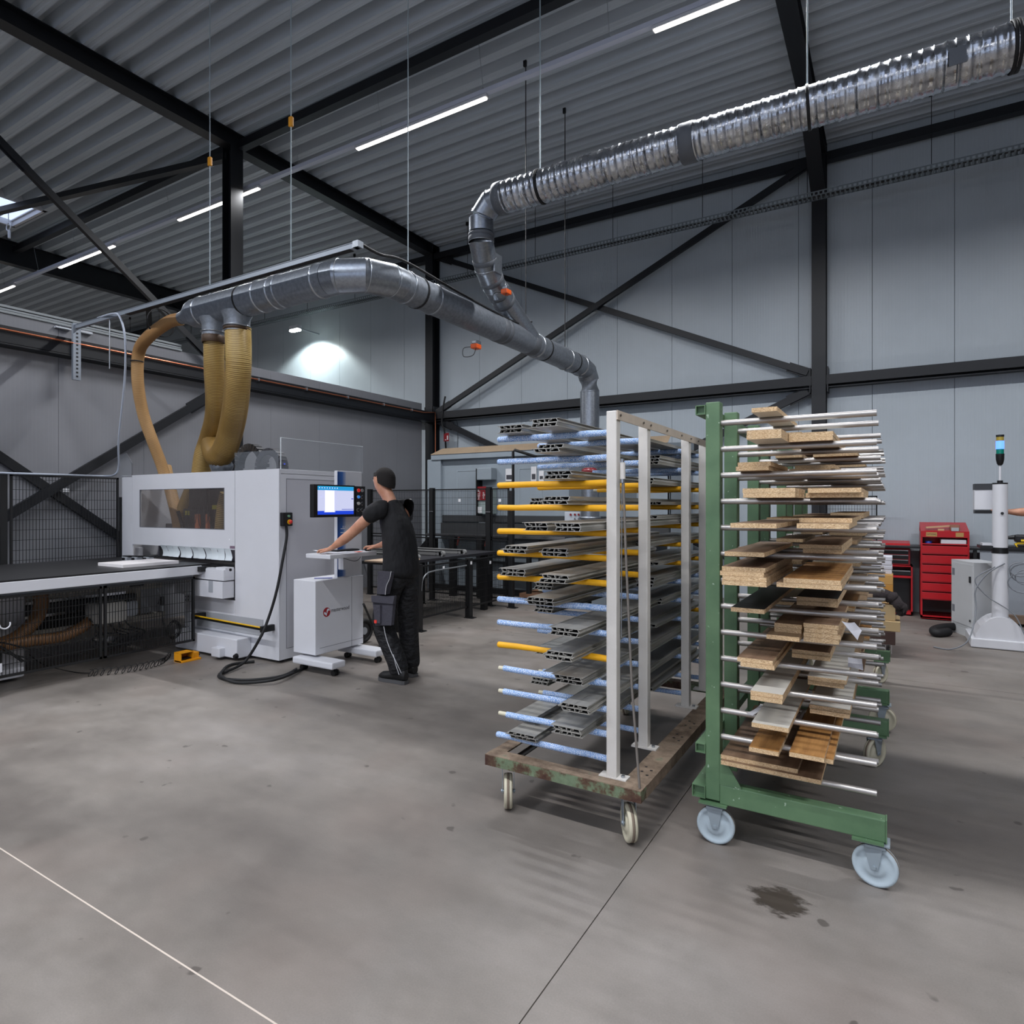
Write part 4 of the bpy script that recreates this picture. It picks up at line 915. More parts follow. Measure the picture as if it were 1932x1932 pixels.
# slot with strip curtain, end beam, motor box
sl0, sl1 = PX(304), PX(437)
n_ = 11
for i in range(n_):
    x0 = sl0 + (sl1 - sl0) * i / n_; x1 = sl0 + (sl1 - sl0) * (i + 1) / n_; o_ = R.uniform(-.012, .012)
    mb = MB(); z0 = .945; zt_ = sz + .01; v = []
    for j in range(5):
        z = zt_ + (z0 - zt_) * j / 4; yy = MY - .015 + math.sin(j / 4 * 2.4) * .03 + o_ * j / 4
        v += [(x0 + .002, yy, z), (x1 - .002, yy + R.uniform(-.006, .006), z), ((x0 + x1) / 2, yy - .008, z)]
    mb.add(v, [(3 * j, 3 * j + 2, 3 * j + 5, 3 * j + 3) for j in range(4)] + [(3 * j + 2, 3 * j + 1, 3 * j + 4, 3 * j + 5) for j in range(4)], 0, True)
    part('curtain_strip', mb, mat('white_curtain_strip', (214, 222, 226), .4), mc)
pan('slot_back', xa, xb_, .9, sz + .05, MY + .3, MY + .32, mat('violet_grey_inner', (112, 108, 120), .5))
pan('slot_block', PX(292), PX(300), .92, sz, MY + .05, MY + .12, DARKIN)
pan('end_beam', PX(356), xb_ - .005, PZ(400, 1090), PZ(400, 1070), MY - .12, MY)
pan('end_beam_cap', PX(424), xb_ - .003, PZ(430, 1087), PZ(430, 1069), MY - .10, MY - .005, WHITEP)
pan('motor_cover', PX(352), xb_ - .01, PZ(400, 1122), PZ(400, 1092), MY - .13, MY)
pan('rating_plate', PX(416), PX(424), PZ(420, 1115), PZ(420, 1093), MY - .132, MY - .13, GREYP)
c = onY(436, 1075, MY - .11); part('black_button', MB().cyl(c, c + Vector((0, -.012, 0)), .014, n=12), BLACKP, mc)
# safety bar, recess, plinth
a0 = onY(369, 1164, MY - .12); a1 = onY(494, 1187, MY - .12); zb = .52
part('safety_bar', MB().bar((a0.x, MY - .12, a0.z), (a1.x, MY - .12, a1.z), .025, .022), BLACKP, mc, 'black safety bar')
part('safety_stripe', MB().bar((a0.x, MY - .124, a0.z + .015), (a1.x, MY - .124, a1.z + .015), .02, .008), mat('safety_yellow', (226, 176, 20), .5), mc)
part('bar_bracket', MB().rbox(a0.x - .05, a0.x + .0, MY - .14, MY, a0.z - .025, a0.z + .03, .006), STEELB, mc); part('bar_bracket', MB().rbox(a1.x - .005, a1.x + .035, MY - .14, MY, a1.z - .03, a1.z + .03, .006), STEELB, mc)
pan('recess_strip', PX(372), PX(497), .24, .40, MY - .004, MY, mat('dusty_grey', (158, 160, 164), .6))
pan('plinth', PX(358), PX(474), .03, .215, MY - .16, MY, WHITEP, mc, .01)
pan('plinth_foot', PX(436), PX(452), .03, .12, MY - .22, MY - .15, WHITEP, mc, .01)
c = onY(447, 1238, MY - .23); part('star_knob', MB().cyl(c, c + Vector((0, -.03, 0)), .02, n=8).cyl(c, c + Vector((0, -.012, 0)), .028, n=8), BLACKP, mc)
part('machine_feet', MB().cyl((MXR - .1, MY + .1, 0), (MXR - .1, MY + .1, .03), .03).cyl((-5.6, MY + .1, 0), (-5.6, MY + .1, .03), .03).cyl((-5.1, 5.0, 0), (-5.1, 5.0, .03), .03).cyl((-7.6, 5.0, 0), (-7.6, 5.0, .9), .03), STEELB, mc, kind='stuff')
# inside: tool heads, ports and hoses
I = MB()
def inb(name, px0, px1, py0, py1, y, m_, d=.12): p0 = onY(px0, py1, y); p1 = onY(px1, py0, y); return part(name, MB().rbox(p0.x, p1.x, y, y + d, p0.z, p1.z, .01), m_, mc)
blk = mat('black_tool_head', (24, 25, 28), .35)
inb('tool_head', 356, 390, 918, 962, 4.35, blk); inb('tool_head', 394, 420, 915, 975, 4.30, blk); inb('tool_block', 345, 412, 960, 1000, 4.40, blk)
inb('inner_plate', 268, 304, 918, 988, 4.6, mat('inner_grey', (120, 118, 122), .5), .02); inb('inner_rail', 268, 330, 988, 1000, 4.5, mat('inner_grey', (120, 118, 122), .5), .06)
pnk = mat('orange_cylinder', (206, 120, 84), .5)
for a_, b_ in ((367, 373), (387, 391)): inb('pneumatic_cylinder', a_, b_, 970, 1000, 4.28, pnk, .04)
ylw = mat('yellow_label', (206, 196, 60), .5)
inb('warning_label', 349, 357, 964, 972, 4.29, ylw, .004); inb('warning_label', 400, 409, 953, 961, 4.26, ylw, .004)
hose('inner_hose', [A(312, 880, 4.45), A(322, 925, 4.45), A(333, 970, 4.45), A(338, 1000, 4.45)], .065, AMB2, mc, rib=.014)
hose('inner_hose', [A(378, 890, 4.5), A(360, 925, 4.5), A(346, 960, 4.5), A(344, 975, 4.5)], .07, AMB, mc, rib=.014)
hose('inner_hose', [A(425, 930, 4.2), A(419, 960, 4.2), A(415, 1000, 4.2), A(414, 1020, 4.2)], .055, AMB, mc, rib=.02)
hose('inner_hose', [A(336, 965, 4.4), A(342, 985, 4.4), A(345, 1000, 4.4)], .02, BLACKP, mc, rib=.02)
tubes = MB()
for k in range(9):
    x = 356 + k * 7; tubes.tube(spline([A(x, 955, 4.3), A(x + R.uniform(-6, 6), 975, 4.27), A(x + R.uniform(-8, 8), 1000, 4.3)], 4), .004, 5)
part('air_tubes', tubes, mat('mixed_tubes', (70, 70, 74), .4), mc, kind='stuff')
# energy chains on the roof
ch = mat('drag_chain_plastic', (52, 52, 56), .5)
for (px_, py_, r_, yy) in ((474, 880, .21, 4.45), (512, 884, .17, 4.25)):
    c = onY(px_, py_, yy); mb = MB()
    for i in range(15):
        a = math.pi * (i + .1) / 14.2; p0 = c + Vector((math.cos(a) * r_, 0, math.sin(a) * r_)); d = Vector((-math.sin(a), 0, math.cos(a)))
        mb.bar(p0 - d * .019, p0 + d * .019, .09, .07, up=(math.cos(a), 0, math.sin(a)))
    part('energy_chain', mb, ch, mc, kind='stuff')
inb('chain_label', 530, 538, 874, 877, 4.24, mat('blue_mark', (60, 80, 220), .4, emit=(60, 80, 220), estr=.3), .003)
# polycarbonate shields
GLASS = mat('clear_shield', (170, 178, 186), .05, alpha=.10); GEDGE = mat('shield_edge', (206, 212, 216), .3)
p0 = onX(530, 826, MXR); p1 = onX(685, 845, MXR)
sh = part('clear_shield', MB().box(MXR - .008, MXR - .003, p0.y, p1.y, MT, p0.z), GLASS, mc)
part('shield_edge', MB().box(MXR - .010, MXR - .001, p0.y, p1.y, p0.z, p0.z + .006).box(MXR - .010, MXR - .001, p0.y, p0.y + .005, MT, p0.z), GEDGE, sh)
sh = part('clear_shield', MB().box(xb_ , MXR - .01, MY - .002, MY + .003, MT, MT + .18), GLASS, mc)
gx0, gx1 = MXL - .08, PX(249); sh = part('clear_shield', MB().prism([(gx0, MY, MT - .02), (gx1, MY, MT - .02), (gx1, MY, MT + .14), (gx1 - .12, MY, MT + .26), (gx0, MY, MT + .24)], (0, .005, 0)), GLASS, mc)
part('shield_edge', MB().bar((gx1, MY, MT + .14), (gx1 - .12, MY, MT + .26), .006, .008).box(gx1 - .004, gx1 + .004, MY - .002, MY + .007, MT, MT + .14), SEAM, sh)
c = onY(433, 1018, MY - .001); part('round_mark', MB().cyl(c, c - Vector((0, .001, 0)), .008, n=10), mat('white_mark', (240, 240, 244), .4), hd)
part('small_badge', MB().box(PX(434), PX(443), MY - .002, MY, PZ(438, 1035), PZ(438, 1030)), mat('badge_grey', (120, 100, 116), .4), hd)
# emergency stop on the corner
es = thing('emergency_stop_box', 'black switch box with yellow red stop button on the machine corner', 'switch', (-4.95, 4.05, 1.3))
p0 = onX(529, 997, MXR + .05); p1 = onX(550, 971, MXR + .05)
part('box', MB().rbox(MXR, MXR + .05, 4.0, 4.11, 1.305, 1.435, .008), BLACKP, es)
part('yellow_plate', MB().cyl((MXR + .05, 4.07, 1.345), (MXR + .056, 4.07, 1.345), .024, n=18), mat('safety_yellow', (226, 176, 20), .5), es)
part('mushroom_button', MB().lathe((MXR + .056, 4.07, 1.345), (1, 0, 0), [(0, .010), (.012, .010), (.014, .019), (.022, .016), (.025, .006)], 16), mat('red_button', (200, 40, 34), .35), es)
part('reset_button', MB().cyl((MXR + .05, 4.06, 1.40), (MXR + .062, 4.06, 1.40), .012, n=14), mat('green_button', (110, 150, 120), .4), es)
cb = spline([(MXR + .03, 4.05, 1.305), (MXR + .035, 4.05, 1.2), (MXR + .045, 4.0, 1.0), (MXR + .03, 3.94, .7), A(507, 1165, 3.9), A(490, 1205, 3.82), fl(462, 1248, .05), fl(430, 1266, .02), fl(414, 1272, .014), fl(420, 1280, .014), fl(470, 1283, .014), fl(530, 1276, .014), fl(560, 1262, .05)], 8)
solo('floor_cable', MB().tube(cb, .013, 8), RUBBER, 'black cable drooping from the stop box and looping on the floor', 'cable')
cb = spline([fl(480, 1248, .014), fl(436, 1254, .014), fl(420, 1266, .03), fl(418, 1276, .038), fl(450, 1288, .014), fl(520, 1282, .038), fl(570, 1262, .014)], 8)
solo('floor_cable', MB().tube(cb, .013, 8), RUBBER, 'second black cable lying in a loop on the floor at the machine plinth', 'cable')
# ---- control console ----
cs = thing('control_console', 'white control pedestal with monitor, keyboard tray and feet at the operator', 'console', (-4.5, 4.2, 0))
cx0, cx1, cy0, cy1 = -4.74, -4.45, 3.96, 4.56
part('pedestal', MB().rbox(cx0, cx1, cy0, cy1, .15, .82, .006), WHITEP, cs)
part('seam', MB().box(cx1, cx1 + .001, 4.405, 4.408, .15, .82).box(cx1, cx1 + .001, cy0 + .05, 4.56, .205, .208), SEAM, cs)
part('upper_column', MB().rbox(cx1 - .06, cx1 - .02, 4.24, 4.56, .82, 1.83, .004), WHITEP, cs)
m, nt, b, tc = newmat('blue_stripe', .35)
sx_ = nt.nodes.new('ShaderNodeSeparateXYZ'); nt.links.new(tc, sx_.inputs[0])
nt.links.new(ramp(nt, mrange(nt, sx_.outputs[1], .04, .15, 0, 1), [(0, (12, 62, 128)), (.55, (44, 98, 172)), (1, (176, 186, 206))]).outputs[0], b.inputs['Base Color'])
st_ = part('blue_stripe', MB().box(cx1 - .021, cx1 - .018, 4.242, 4.345, .83, 1.82), m, cs)
LET = mat('white_lettering', (214, 222, 232), .4)
text('lettering', 'TF', .085, LET, cs, (cx1 - .0165, 4.305, 1.22), (0, -math.pi / 2, 0) , .0005)
# monitor
mo = part('monitor_housing', MB().rbox(cx1 + .04, cx1 + .09, 3.86, 4.36, 1.395, 1.69, .006), BLACKP, cs)
m, nt, b, tc = newmat('lit_screen', .3)
sx_ = nt.nodes.new('ShaderNodeSeparateXYZ'); nt.links.new(tc, sx_.inputs[0])
zz_ = ramp(nt, mrange(nt, sx_.outputs[2], 1.425, 1.672, 0, 1), [(0, (24, 66, 214)), (.10, (30, 70, 216)), (.11, (204, 208, 240)), (.85, (208, 212, 244)), (.86, (30, 150, 214)), (1, (60, 190, 226))])
zz_.color_ramp.interpolation = 'CONSTANT'
b.inputs['Base Color'].default_value = (0, 0, 0, 1); nt.links.new(zz_.outputs[0], b.inputs['Emission Color']); b.inputs['Emission Strength'].default_value = 1.0
SCR = m
so = part('screen', MB().box(cx1 + .0895, cx1 + .0915, 3.905, 4.34, 1.42, 1.675), SCR, mo)
UI = lambda c_, n_: mat(n_, c_, .4, emit=c_, estr=.9)
w1 = UI((186, 190, 222), 'ui_grey'); w2 = UI((222, 222, 246), 'ui_white'); w3 = UI((40, 60, 170), 'ui_blue')
def ui(y0, y1, z0, z1, m_): part('screen_window', MB().box(cx1 + .0915, cx1 + .0918, y0, y1, z0, z1), m_, mo)
ui(3.98, 4.11, 1.44, 1.64, w1); ui(3.99, 4.10, 1.445, 1.635, w2); ui(3.93, 3.97, 1.57, 1.60, w1); ui(4.31, 4.335, 1.56, 1.568, w3); ui(4.19, 4.335, 1.463, 1.468, w3); ui(4.12, 4.13, 1.47, 1.64, w1)
for i in range(9): ui(3.995, 4.095, 1.46 + i * .019, 1.461 + i * .019, w1)
for i in range(8): ui(3.92 + i * .03, 3.93 + i * .03, 1.655, 1.664, w2)
kp = part('button_panel', MB().rbox(cx1 + .04, cx1 + .085, 4.37, 4.50, 1.395, 1.685, .004), BLACKP, cs)
for i in range(4):
    for j in range(2):
        c_ = ((206, 40, 30) if j == 0 else (130, 130, 130)) if i == 0 else (60, 140, 230) if (i == 1 and j == 0) else (196, 196, 190) if (i == 2 and j == 0) else (30, 30, 32)
        z = 1.645 - i * .062; y = 4.405 + j * .05
        nm = 'button_%d_%d' % (i, j) if j == 0 and i < 3 else ('button_g' if i == 0 else 'button_k')
        rr_ = .017 if j == 0 and i == 0 else .014
        part('push_button', MB().cyl((cx1 + .085, y, z), (cx1 + .098, y, z), rr_, n=16), mat(nm, c_, .3, emit=c_ if (i < 2 and j == 0) else None, estr=.35), kp)
        part('button_ring', MB().lathe((cx1 + .085, y, z), (1, 0, 0), [(0, .018), (.004, .018), (.004, .015)], 16, cap=False), CHROME, kp)
part('monitor_arm', MB().bar((cx1 - .03, 4.4, 1.55), (cx1 + .045, 4.4, 1.55), .08, .08), WHITEP, cs)
part('keyboard_tray', MB().rbox(-4.455, -4.15, 3.855, 4.43, 1.037, 1.075, .006), WHITEP, cs)
part('tray_arm', MB().box(-4.47, -4.40, 4.25, 4.40, .9, 1.05), WHITEP, cs)
s_ = onX(676, 1000, cx1 - .015); part('stop_plate', MB().cyl(s_, s_ + Vector((.01, 0, 0)), .028, n=18), mat('safety_yellow', (226, 176, 20), .5), cs)
for y in (3.955, 4.50):
    ft = part('foot', MB().rbox(-4.68, -4.17, y - .06, y + .10, .07, .13, .014), WHITEP, cs)
    for x in (-4.22, -4.62):
        part('castor', MB().cyl((x, y - .005, .026), (x, y + .02, .026), .026, n=14).cyl((x, y + .03, .026), (x, y + .05, .026), .026, n=14).cyl((x, y + .022, .03), (x, y + .022, .07), .014, n=10), BLACKP, ft, kind='stuff')
# logo and maker's lettering on the pedestal
RED = mat('logo_red', (150, 22, 34), .4); INK = mat('logo_ink', (54, 54, 60), .5)
lc = onX(616.5, 1155, cx1); part('logo_disc', MB().cyl((cx1, lc.y, lc.z), (cx1 + .001, lc.y, lc.z), .043, n=28), RED, cs)
def lg(pts): return [(cx1 + .001, lc.y + y * .043, lc.z + z * .043) for y, z in pts]
part('logo_mark', MB().prism(lg([(-.75, .05), (-.45, .1), (-.15, -.3), (.1, -.1), (-.1, -.8), (-.45, -.45), (-.75, -.35)]), (.0008, 0, 0)).prism(lg([(-.1, .1), (.15, .75), (.35, .55), (.5, .8), (.8, .35), (.55, .2), (.5, .5), (.15, -.05)]), (.0008, 0, 0)).prism(lg([(-.2, -.2), (.2, .15), (.25, .0), (-.1, -.35)]), (.0008, 0, 0)), LET, cs, kind='stuff')
text('maker_lettering', 'masterwood', .052, INK, cs, (cx1 + .001, lc.y + .052, lc.z + .008), (math.pi / 2, 0, math.pi / 2), .0004, sx=.86)
# things on tray and pedestal
def slab(name, pts, h, m_, label, cat):
    return solo(name, MB().prism(pts, (0, 0, h)), m_, label, cat)
slab('paper_sheet', [(-4.44, 3.98, 1.0765), (-4.22, 3.95, 1.0765), (-4.20, 4.2, 1.0765), (-4.42, 4.24, 1.0765)], .002, PAPER, 'white papers lying on the keyboard tray under the forearm', 'paper')
slab('orange_card', [(-4.20, 4.19, 1.079), (-4.155, 4.2, 1.079), (-4.16, 4.26, 1.079), (-4.20, 4.25, 1.079)], .002, mat('neon_orange', (250, 96, 56), .5), 'bright orange card at the edge of the keyboard tray', 'card')
kb_ = thing('keyboard', 'dark keyboard at the back of the control tray', 'keyboard', (-4.39, 4.26, 1.076))
part('case', MB().rbox(-4.44, -4.34, 4.12, 4.40, 1.0765, 1.090, .004), BLACKP, kb_); part('keys', MB().box(-4.43, -4.35, 4.13, 4.39, 1.090, 1.093), mat('dark_keys', (50, 50, 54), .6), kb_)
solo('computer_mouse', MB().sphere((-4.22, 4.375, 1.086), .018, 12, sc=(1.6, 1.0, .8)), BLACKP, 'black mouse under the right hand on the tray', 'mouse')
slab('paper_sheet', [(-4.68, 4.14, .8205), (-4.52, 4.10, .8205), (-4.47, 4.3, .8205), (-4.62, 4.36, .8205)], .002, PAPER, 'white paper with folded corner on top of the console pedestal', 'paper')
solo('pen', MB().cyl((-4.6, 4.08, .826), (-4.48, 4.19, .826), .004, n=8), mat('blue_pen', (40, 60, 150), .4), 'blue pen lying on top of the console pedestal', 'pen')
part('tray_cable', MB().tube(spline([(-4.3, 4.38, 1.04), (-4.27, 4.32, 1.0), (-4.3, 4.28, .985), (-4.4, 4.25, 1.01)], 5), .003, 5), BLACKP, cs)
slab('paper_sheet', [(-4.45, 3.93, 1.10), (-4.40, 3.96, 1.085), (-4.40, 4.1, 1.085), (-4.45, 4.08, 1.09)], .002, PAPER, 'curled paper edge standing behind the hand on the tray', 'paper')
# ---- infeed table ----
TZt = .905
tb_ = thing('infeed_table', 'long infeed table with matte black belt top and white rail', 'table', (-6.9, 2.2, 0))
part('belt_top', MB().box(-7.70, -6.03, -.6, 3.985, TZt - .03, TZt), mat('black_belt', (34, 34, 36), .42, 0, .1, 6, stretch=(1, 8, 1)), tb_)
part('edge_trim', MB().box(-6.03, -6.018, -.6, 3.86, TZt - .012, TZt + .002), BLACKP, tb_)
part('front_rail', MB().rbox(-6.055, -6.0, -.6, 3.87, TZt - .10, TZt - .012, .004), WHITEP, tb_)
part('under_rail', MB().box(-6.10, -6.04, -.6, 3.80, TZt - .135, TZt - .10), GREYP, tb_)
part('rail_end_block', MB().rbox(-6.0, -5.94, 3.82, 3.88, TZt - .07, TZt - .02, .004), STEELB, tb_)
for y in (.6, 2.2, 3.7): part('leg', MB().rbox(-7.5, -7.42, y - .04, y + .04, 0, TZt - .03, .004), WHITEP, tb_)
part('lower_beam', MB().box(-6.95, -6.75, -.6, 3.9, .62, .80), mat('machine_beige', (172, 166, 156), .5), tb_)
part('lower_beam', MB().box(-6.8, -6.7, -.6, 3.9, .30, .36), mat('machine_beige', (172, 166, 156), .5), tb_)
part('guide_rail', MB().box(-6.75, -6.72, 1.4, 3.5, .60, .625).box(-6.75, -6.72, 1.4, 3.5, .47, .495), CHROME, tb_, kind='stuff')
part('chain_trough', MB().box(-6.78, -6.70, 1.4, 3.6, .50, .59), mat('drag_chain_plastic', (52, 52, 56), .5), tb_)
part('trough', MB().box(-6.82, -6.72, 1.3, 3.6, .36, .46), DARKIN, tb_)
part('support_column', MB().rbox(-6.72, -6.60, 2.34, 2.58, .03, .79, .006), WHITEP, tb_)
part('motor_pod', MB().rbox(-6.55, -6.30, 3.02, 3.32, .38, .60, .07), mat('pale_cast_housing', (176, 174, 168), .45), tb_)
part('motor_pod', MB().rbox(-6.50, -6.32, 3.30, 3.42, .42, .58, .04), GREYP, tb_)
part('motor_pod', MB().rbox(-6.6, -6.3, 1.9, 2.18, .33, .56, .05), mat('grey_cast_housing', (96, 98, 102), .45, .3), tb_)
part('motor_pod', MB().rbox(-6.55, -6.25, 1.98, 2.3, .16, .32, .05), DARKIN, tb_)
part('base_block', MB().rbox(-6.65, -6.4, 2.2, 2.5, .03, .12, .02), WHITEP, tb_)
part('inner_panel', MB().box(-7.2, -7.18, -.6, 3.9, .1, .8), mat('machine_beige', (172, 166, 156), .5), tb_)
part('slot_cut', MB().box(-6.744, -6.74, 3.0, 3.3, .69, .74).box(-6.744, -6.74, 3.55, 3.7, .66, .7), BLACKP, tb_, kind='stuff')
hose('dust_hose', [(-6.5, 2.64, .80), (-6.5, 2.66, .62), (-6.48, 2.60, .48), (-6.46, 2.45, .36), (-6.42, 2.25, .33), (-6.4, 2.12, .33)], .055, mat('brown_spiral_hose', (140, 100, 62), .5, 0, .15, 6), tb_, rib=.014)
hose('dust_hose', [(-6.42, 2.35, .32), (-6.4, 2.55, .33), (-6.4, 2.75, .32), (-6.42, 2.92, .36), (-6.46, 3.05, .42)], .05, mat('brown_spiral_hose', (140, 100, 62), .5, 0, .15, 6), tb_, rib=.014)
cbm = MB()
for k in range(7):
    y0 = 3.1 + R.uniform(-.1, .3); cbm.tube(spline([(-6.4, y0, .45), (-6.35, y0 + R.uniform(-.1, .1), .33), (-6.4, y0 + R.uniform(-.2, .3), .24), (-6.3, y0 + R.uniform(-.2, .4), .15)], 5), .007, 6)
for k in range(5):
    y0 = 2.0 + R.uniform(-.1, .1); cbm.tube(spline([(-6.3, y0, .5), (-6.2, y0 + .1, .42), (-6.25, y0 + .25, .36), (-6.2, y0 + R.uniform(.2, .6), .2)], 5), .007, 6)
part('cable_loom', cbm, RUBBER, tb_, kind='stuff')
# air gun with coiled cable hung inside the mesh
ag = thing('air_gun', 'black air gun hanging behind the mesh next to a coiled black cable', 'tool', onX(306, 1135, -6.06))
g0 = worldloc(ag)
part('handle', MB().rbox(g0.x - .012, g0.x + .012, g0.y - .015, g0.y + .015, g0.z - .04, g0.z + .05, .008), BLACKP, ag)
part('trigger', MB().bar(g0 + Vector((0, -.02, .03)), g0 + Vector((0, -.04, -.02)), .01, .006), BLACKP, ag)
part('nozzle', MB().cyl(g0 + Vector((0, -.005, .05)), g0 + Vector((0, -.05, .13)), .003, n=6), ZINC, ag)
part('tail', MB().cyl(g0 + Vector((0, 0, -.04)), g0 + Vector((0, 0, -.09)), .009, n=8), ZINC, ag)
cc_ = onX(325, 1188, -6.05)
co = MB()
for k in range(5):
    r_ = .075 + .008 * (k % 3); co.tube([cc_ + Vector((.006 * k, math.cos(a) * r_ * .72 + .004 * k, math.sin(a) * r_)) for a in [i * math.pi / 9 for i in range(18)]], .004, 5, closed=True)
co.tube(spline([g0 + Vector((0, 0, -.09)), g0 + Vector((0, .01, -.2)), cc_ + Vector((0, -.05, -.06))], 6), .006, 6)
part('coiled_cable', co, RUBBER, ag)
sp_ = MB(); P_ = [fl(168, 1270, .03), fl(240, 1262, .04), fl(300, 1250, .04), fl(318, 1238, .08)]; path = spline(P_, 40); out = []
for i, p in enumerate(path): a = i * .95; out.append(p + Vector((math.cos(a) * .010, math.sin(a) * .03, math.sin(a + 1.2) * .035)))
solo('spiral_cable', MB().tube(out, .0035, 5), RUBBER, 'black spiral air cable stretched along the floor below the mesh guard', 'cable')
solo('floor_cable', MB().tube(spline([fl(55, 1235, .1), fl(85, 1255, .01), fl(140, 1268, .006), fl(170, 1270, .02)], 6), .004, 5), RUBBER, 'thin black cable trailing left from the spiral air cable', 'cable')
# yellow foot pedal box
pb = fl(330, 1249); fp_ = thing('foot_pedal', 'yellow metal foot pedal box on the floor at the table corner', 'pedal', pb)
YP = mat('yellow_pedal_paint', (228, 152, 20), .45)
bx_, by_ = pb.x, pb.y
part('shroud', MB().box(bx_ - .01, bx_ + .10, by_ - .0, by_ + .005, .0, .09).box(bx_ - .01, bx_ + .10, by_ + .12, by_ + .125, .0, .09).box(bx_ - .01, bx_ + .10, by_, by_ + .125, .088, .093).box(bx_ - .014, bx_ - .01, by_, by_ + .125, 0, .09), YP, fp_)
part('base', MB().rbox(bx_ - .01, bx_ + .11, by_, by_ + .20, 0, .02, .004), YP, fp_)
part('rear_housing', MB().rbox(bx_, bx_ + .09, by_ + .125, by_ + .19, .0, .075, .006), YP, fp_)
part('pedal', MB().box(bx_ + .01, bx_ + .09, by_ + .01, by_ + .11, .03, .036), BLACKP, fp_)
part('gland', MB().cyl((bx_ + .045, by_ + .19, .04), (bx_ + .045, by_ + .22, .04), .014, n=10), BLACKP, fp_)
# white board and clamps on the belt
q0 = fl(181, 1068, TZt); slab_ = [fl(181, 1072.5, TZt), fl(233, 1072, TZt), fl(294, 1066, TZt), fl(262, 1062, TZt), fl(237, 1062, TZt)]
w0 = fl(232, 1072, TZt)
solo('white_board', MB().rbox(w0.x - .46, w0.x, w0.y, w0.y + .55, TZt + .001, TZt + .032, .002), mat('white_panel_board', (226, 222, 222), .5), 'white panel lying on the black infeed belt', 'board')
for k, (px_, w_) in enumerate(((240, .12), (258, .12), (280, .14))):
    c = onX(px_, 1058, -7.0 + k * .1); o = thing('stop_clamp', '%s of the three small stop clamps behind the white panel' % ('leftmost', 'middle', 'rightmost')[k], 'clamp', (c.x, min(c.y, 3.9), TZt))
    y = min(c.y, 3.88)
    part('block', MB().rbox(c.x - .05, c.x + .05, y - .03, y + .03, TZt + .001, TZt + .05, .004), GREYP, o); part('jaw', MB().rbox(c.x - .06, c.x + .06, y - .02, y + .05, TZt + .05, TZt + .062, .003), STEELB, o); part('knob', MB().cyl((c.x, y - .05, TZt + .03), (c.x, y - .03, TZt + .03), .014, n=8), BLACKP, o)
inb('slot_post', 255, 262, 1033, 1050, MY + .1, WHITEP, .05)
# ---- mesh guards ----
MW = mat('black_mesh_wire', (16, 17, 19), .5)
def mesh_panel(root, axis, c, a0_, a1_, z0, z1, name='mesh_panel', sp_h=.025, sp_v=.10, fw=.02, wr=.0022):
    """vertical mesh panel in the plane axis = c ('x' or 'y') from a0 to a1"""
    def bx(mb, a, b2, za, zb, th):
        if axis == 'x': mb.box(c - th, c + th, a, b2, za, zb)
        else: mb.box(a, b2, c - th, c + th, za, zb)
    f = MB()
    for a, b2, za, zb in ((a0_, a1_, z0, z0 + fw), (a0_, a1_, z1 - fw, z1), (a0_, a0_ + fw, z0, z1), (a1_ - fw, a1_, z0, z1)): bx(f, a, b2, za, zb, .01)
    fo = part('mesh_frame', f, MW, root)
    g = MB(); a = a0_ + fw
    while a < a1_ - fw: bx(g, a, a + wr * 2, z0 + fw, z1 - fw, wr); a += sp_h
    z = z0 + fw + sp_v * .8
    while z < z1 - fw: bx(g, a0_ + fw, a1_ - fw, z, z + wr * 2, wr * 1.4); z += sp_v
    part(name, g, MW, fo, kind='stuff')
def fpost(root, x, y, h, w_=.05):
    p = part('post', MB().rbox(x - w_ / 2, x + w_ / 2, y - w_ / 2, y + w_ / 2, 0.006, h, .003), MW, root)
    part('foot_plate', MB().box(x - .05, x + .09, y - .05, y + .05, 0, .008), MW, p); part('anchor_bolt', MB().cyl((x + .065, y, .008), (x + .065, y, .02), .008, n=6), STEELB, p)
g1 = thing('mesh_guard', 'black mesh guard closing the underside of the infeed table', 'fence', (-6.02, 2.6, .14))
mesh_panel(g1, 'x', -6.02, 2.95, 3.80, .14, .785); mesh_panel(g1, 'x', -6.02, 1.4, 2.93, .14, .785)
g2 = thing('mesh_guard', 'black mesh guard with post standing behind the infeed table', 'fence', (-7.76, 3.4, 0))
mesh_panel(g2, 'x', -7.76, 2.90, 3.96, .3, 1.825, sp_h=.030, sp_v=.105); fpost(g2, -7.76, 2.84, 1.84, .06); fpost(g2, -7.76, 3.99, 1.6, .03); mesh_panel(g2, 'x', -7.76, 1.75, 2.78, .3, 1.825, sp_h=.030, sp_v=.105)
lp = onX(4, 1090, -5.98); wp = thing('white_post', 'white guard post with hook at the far left edge, before the table', 'post', (-5.99, 2.17, 0))
y_ = 2.155; part('tube', MB().rbox(-6.0, -5.96, y_ - .035, y_ + .005, 0, .80, .004), WHITEP, wp); part('hook', MB().tube([(-5.96, y_ + .005 + .035 - .035 * math.cos(a), .57 - .035 * math.sin(a)) for a in [i * .35 for i in range(11)]], .006, 8), WHITEP, wp)
part('label_plate', MB().box(-5.959, -5.957, y_ - .01, y_ + .02, .20, .27), WHITEP, wp)
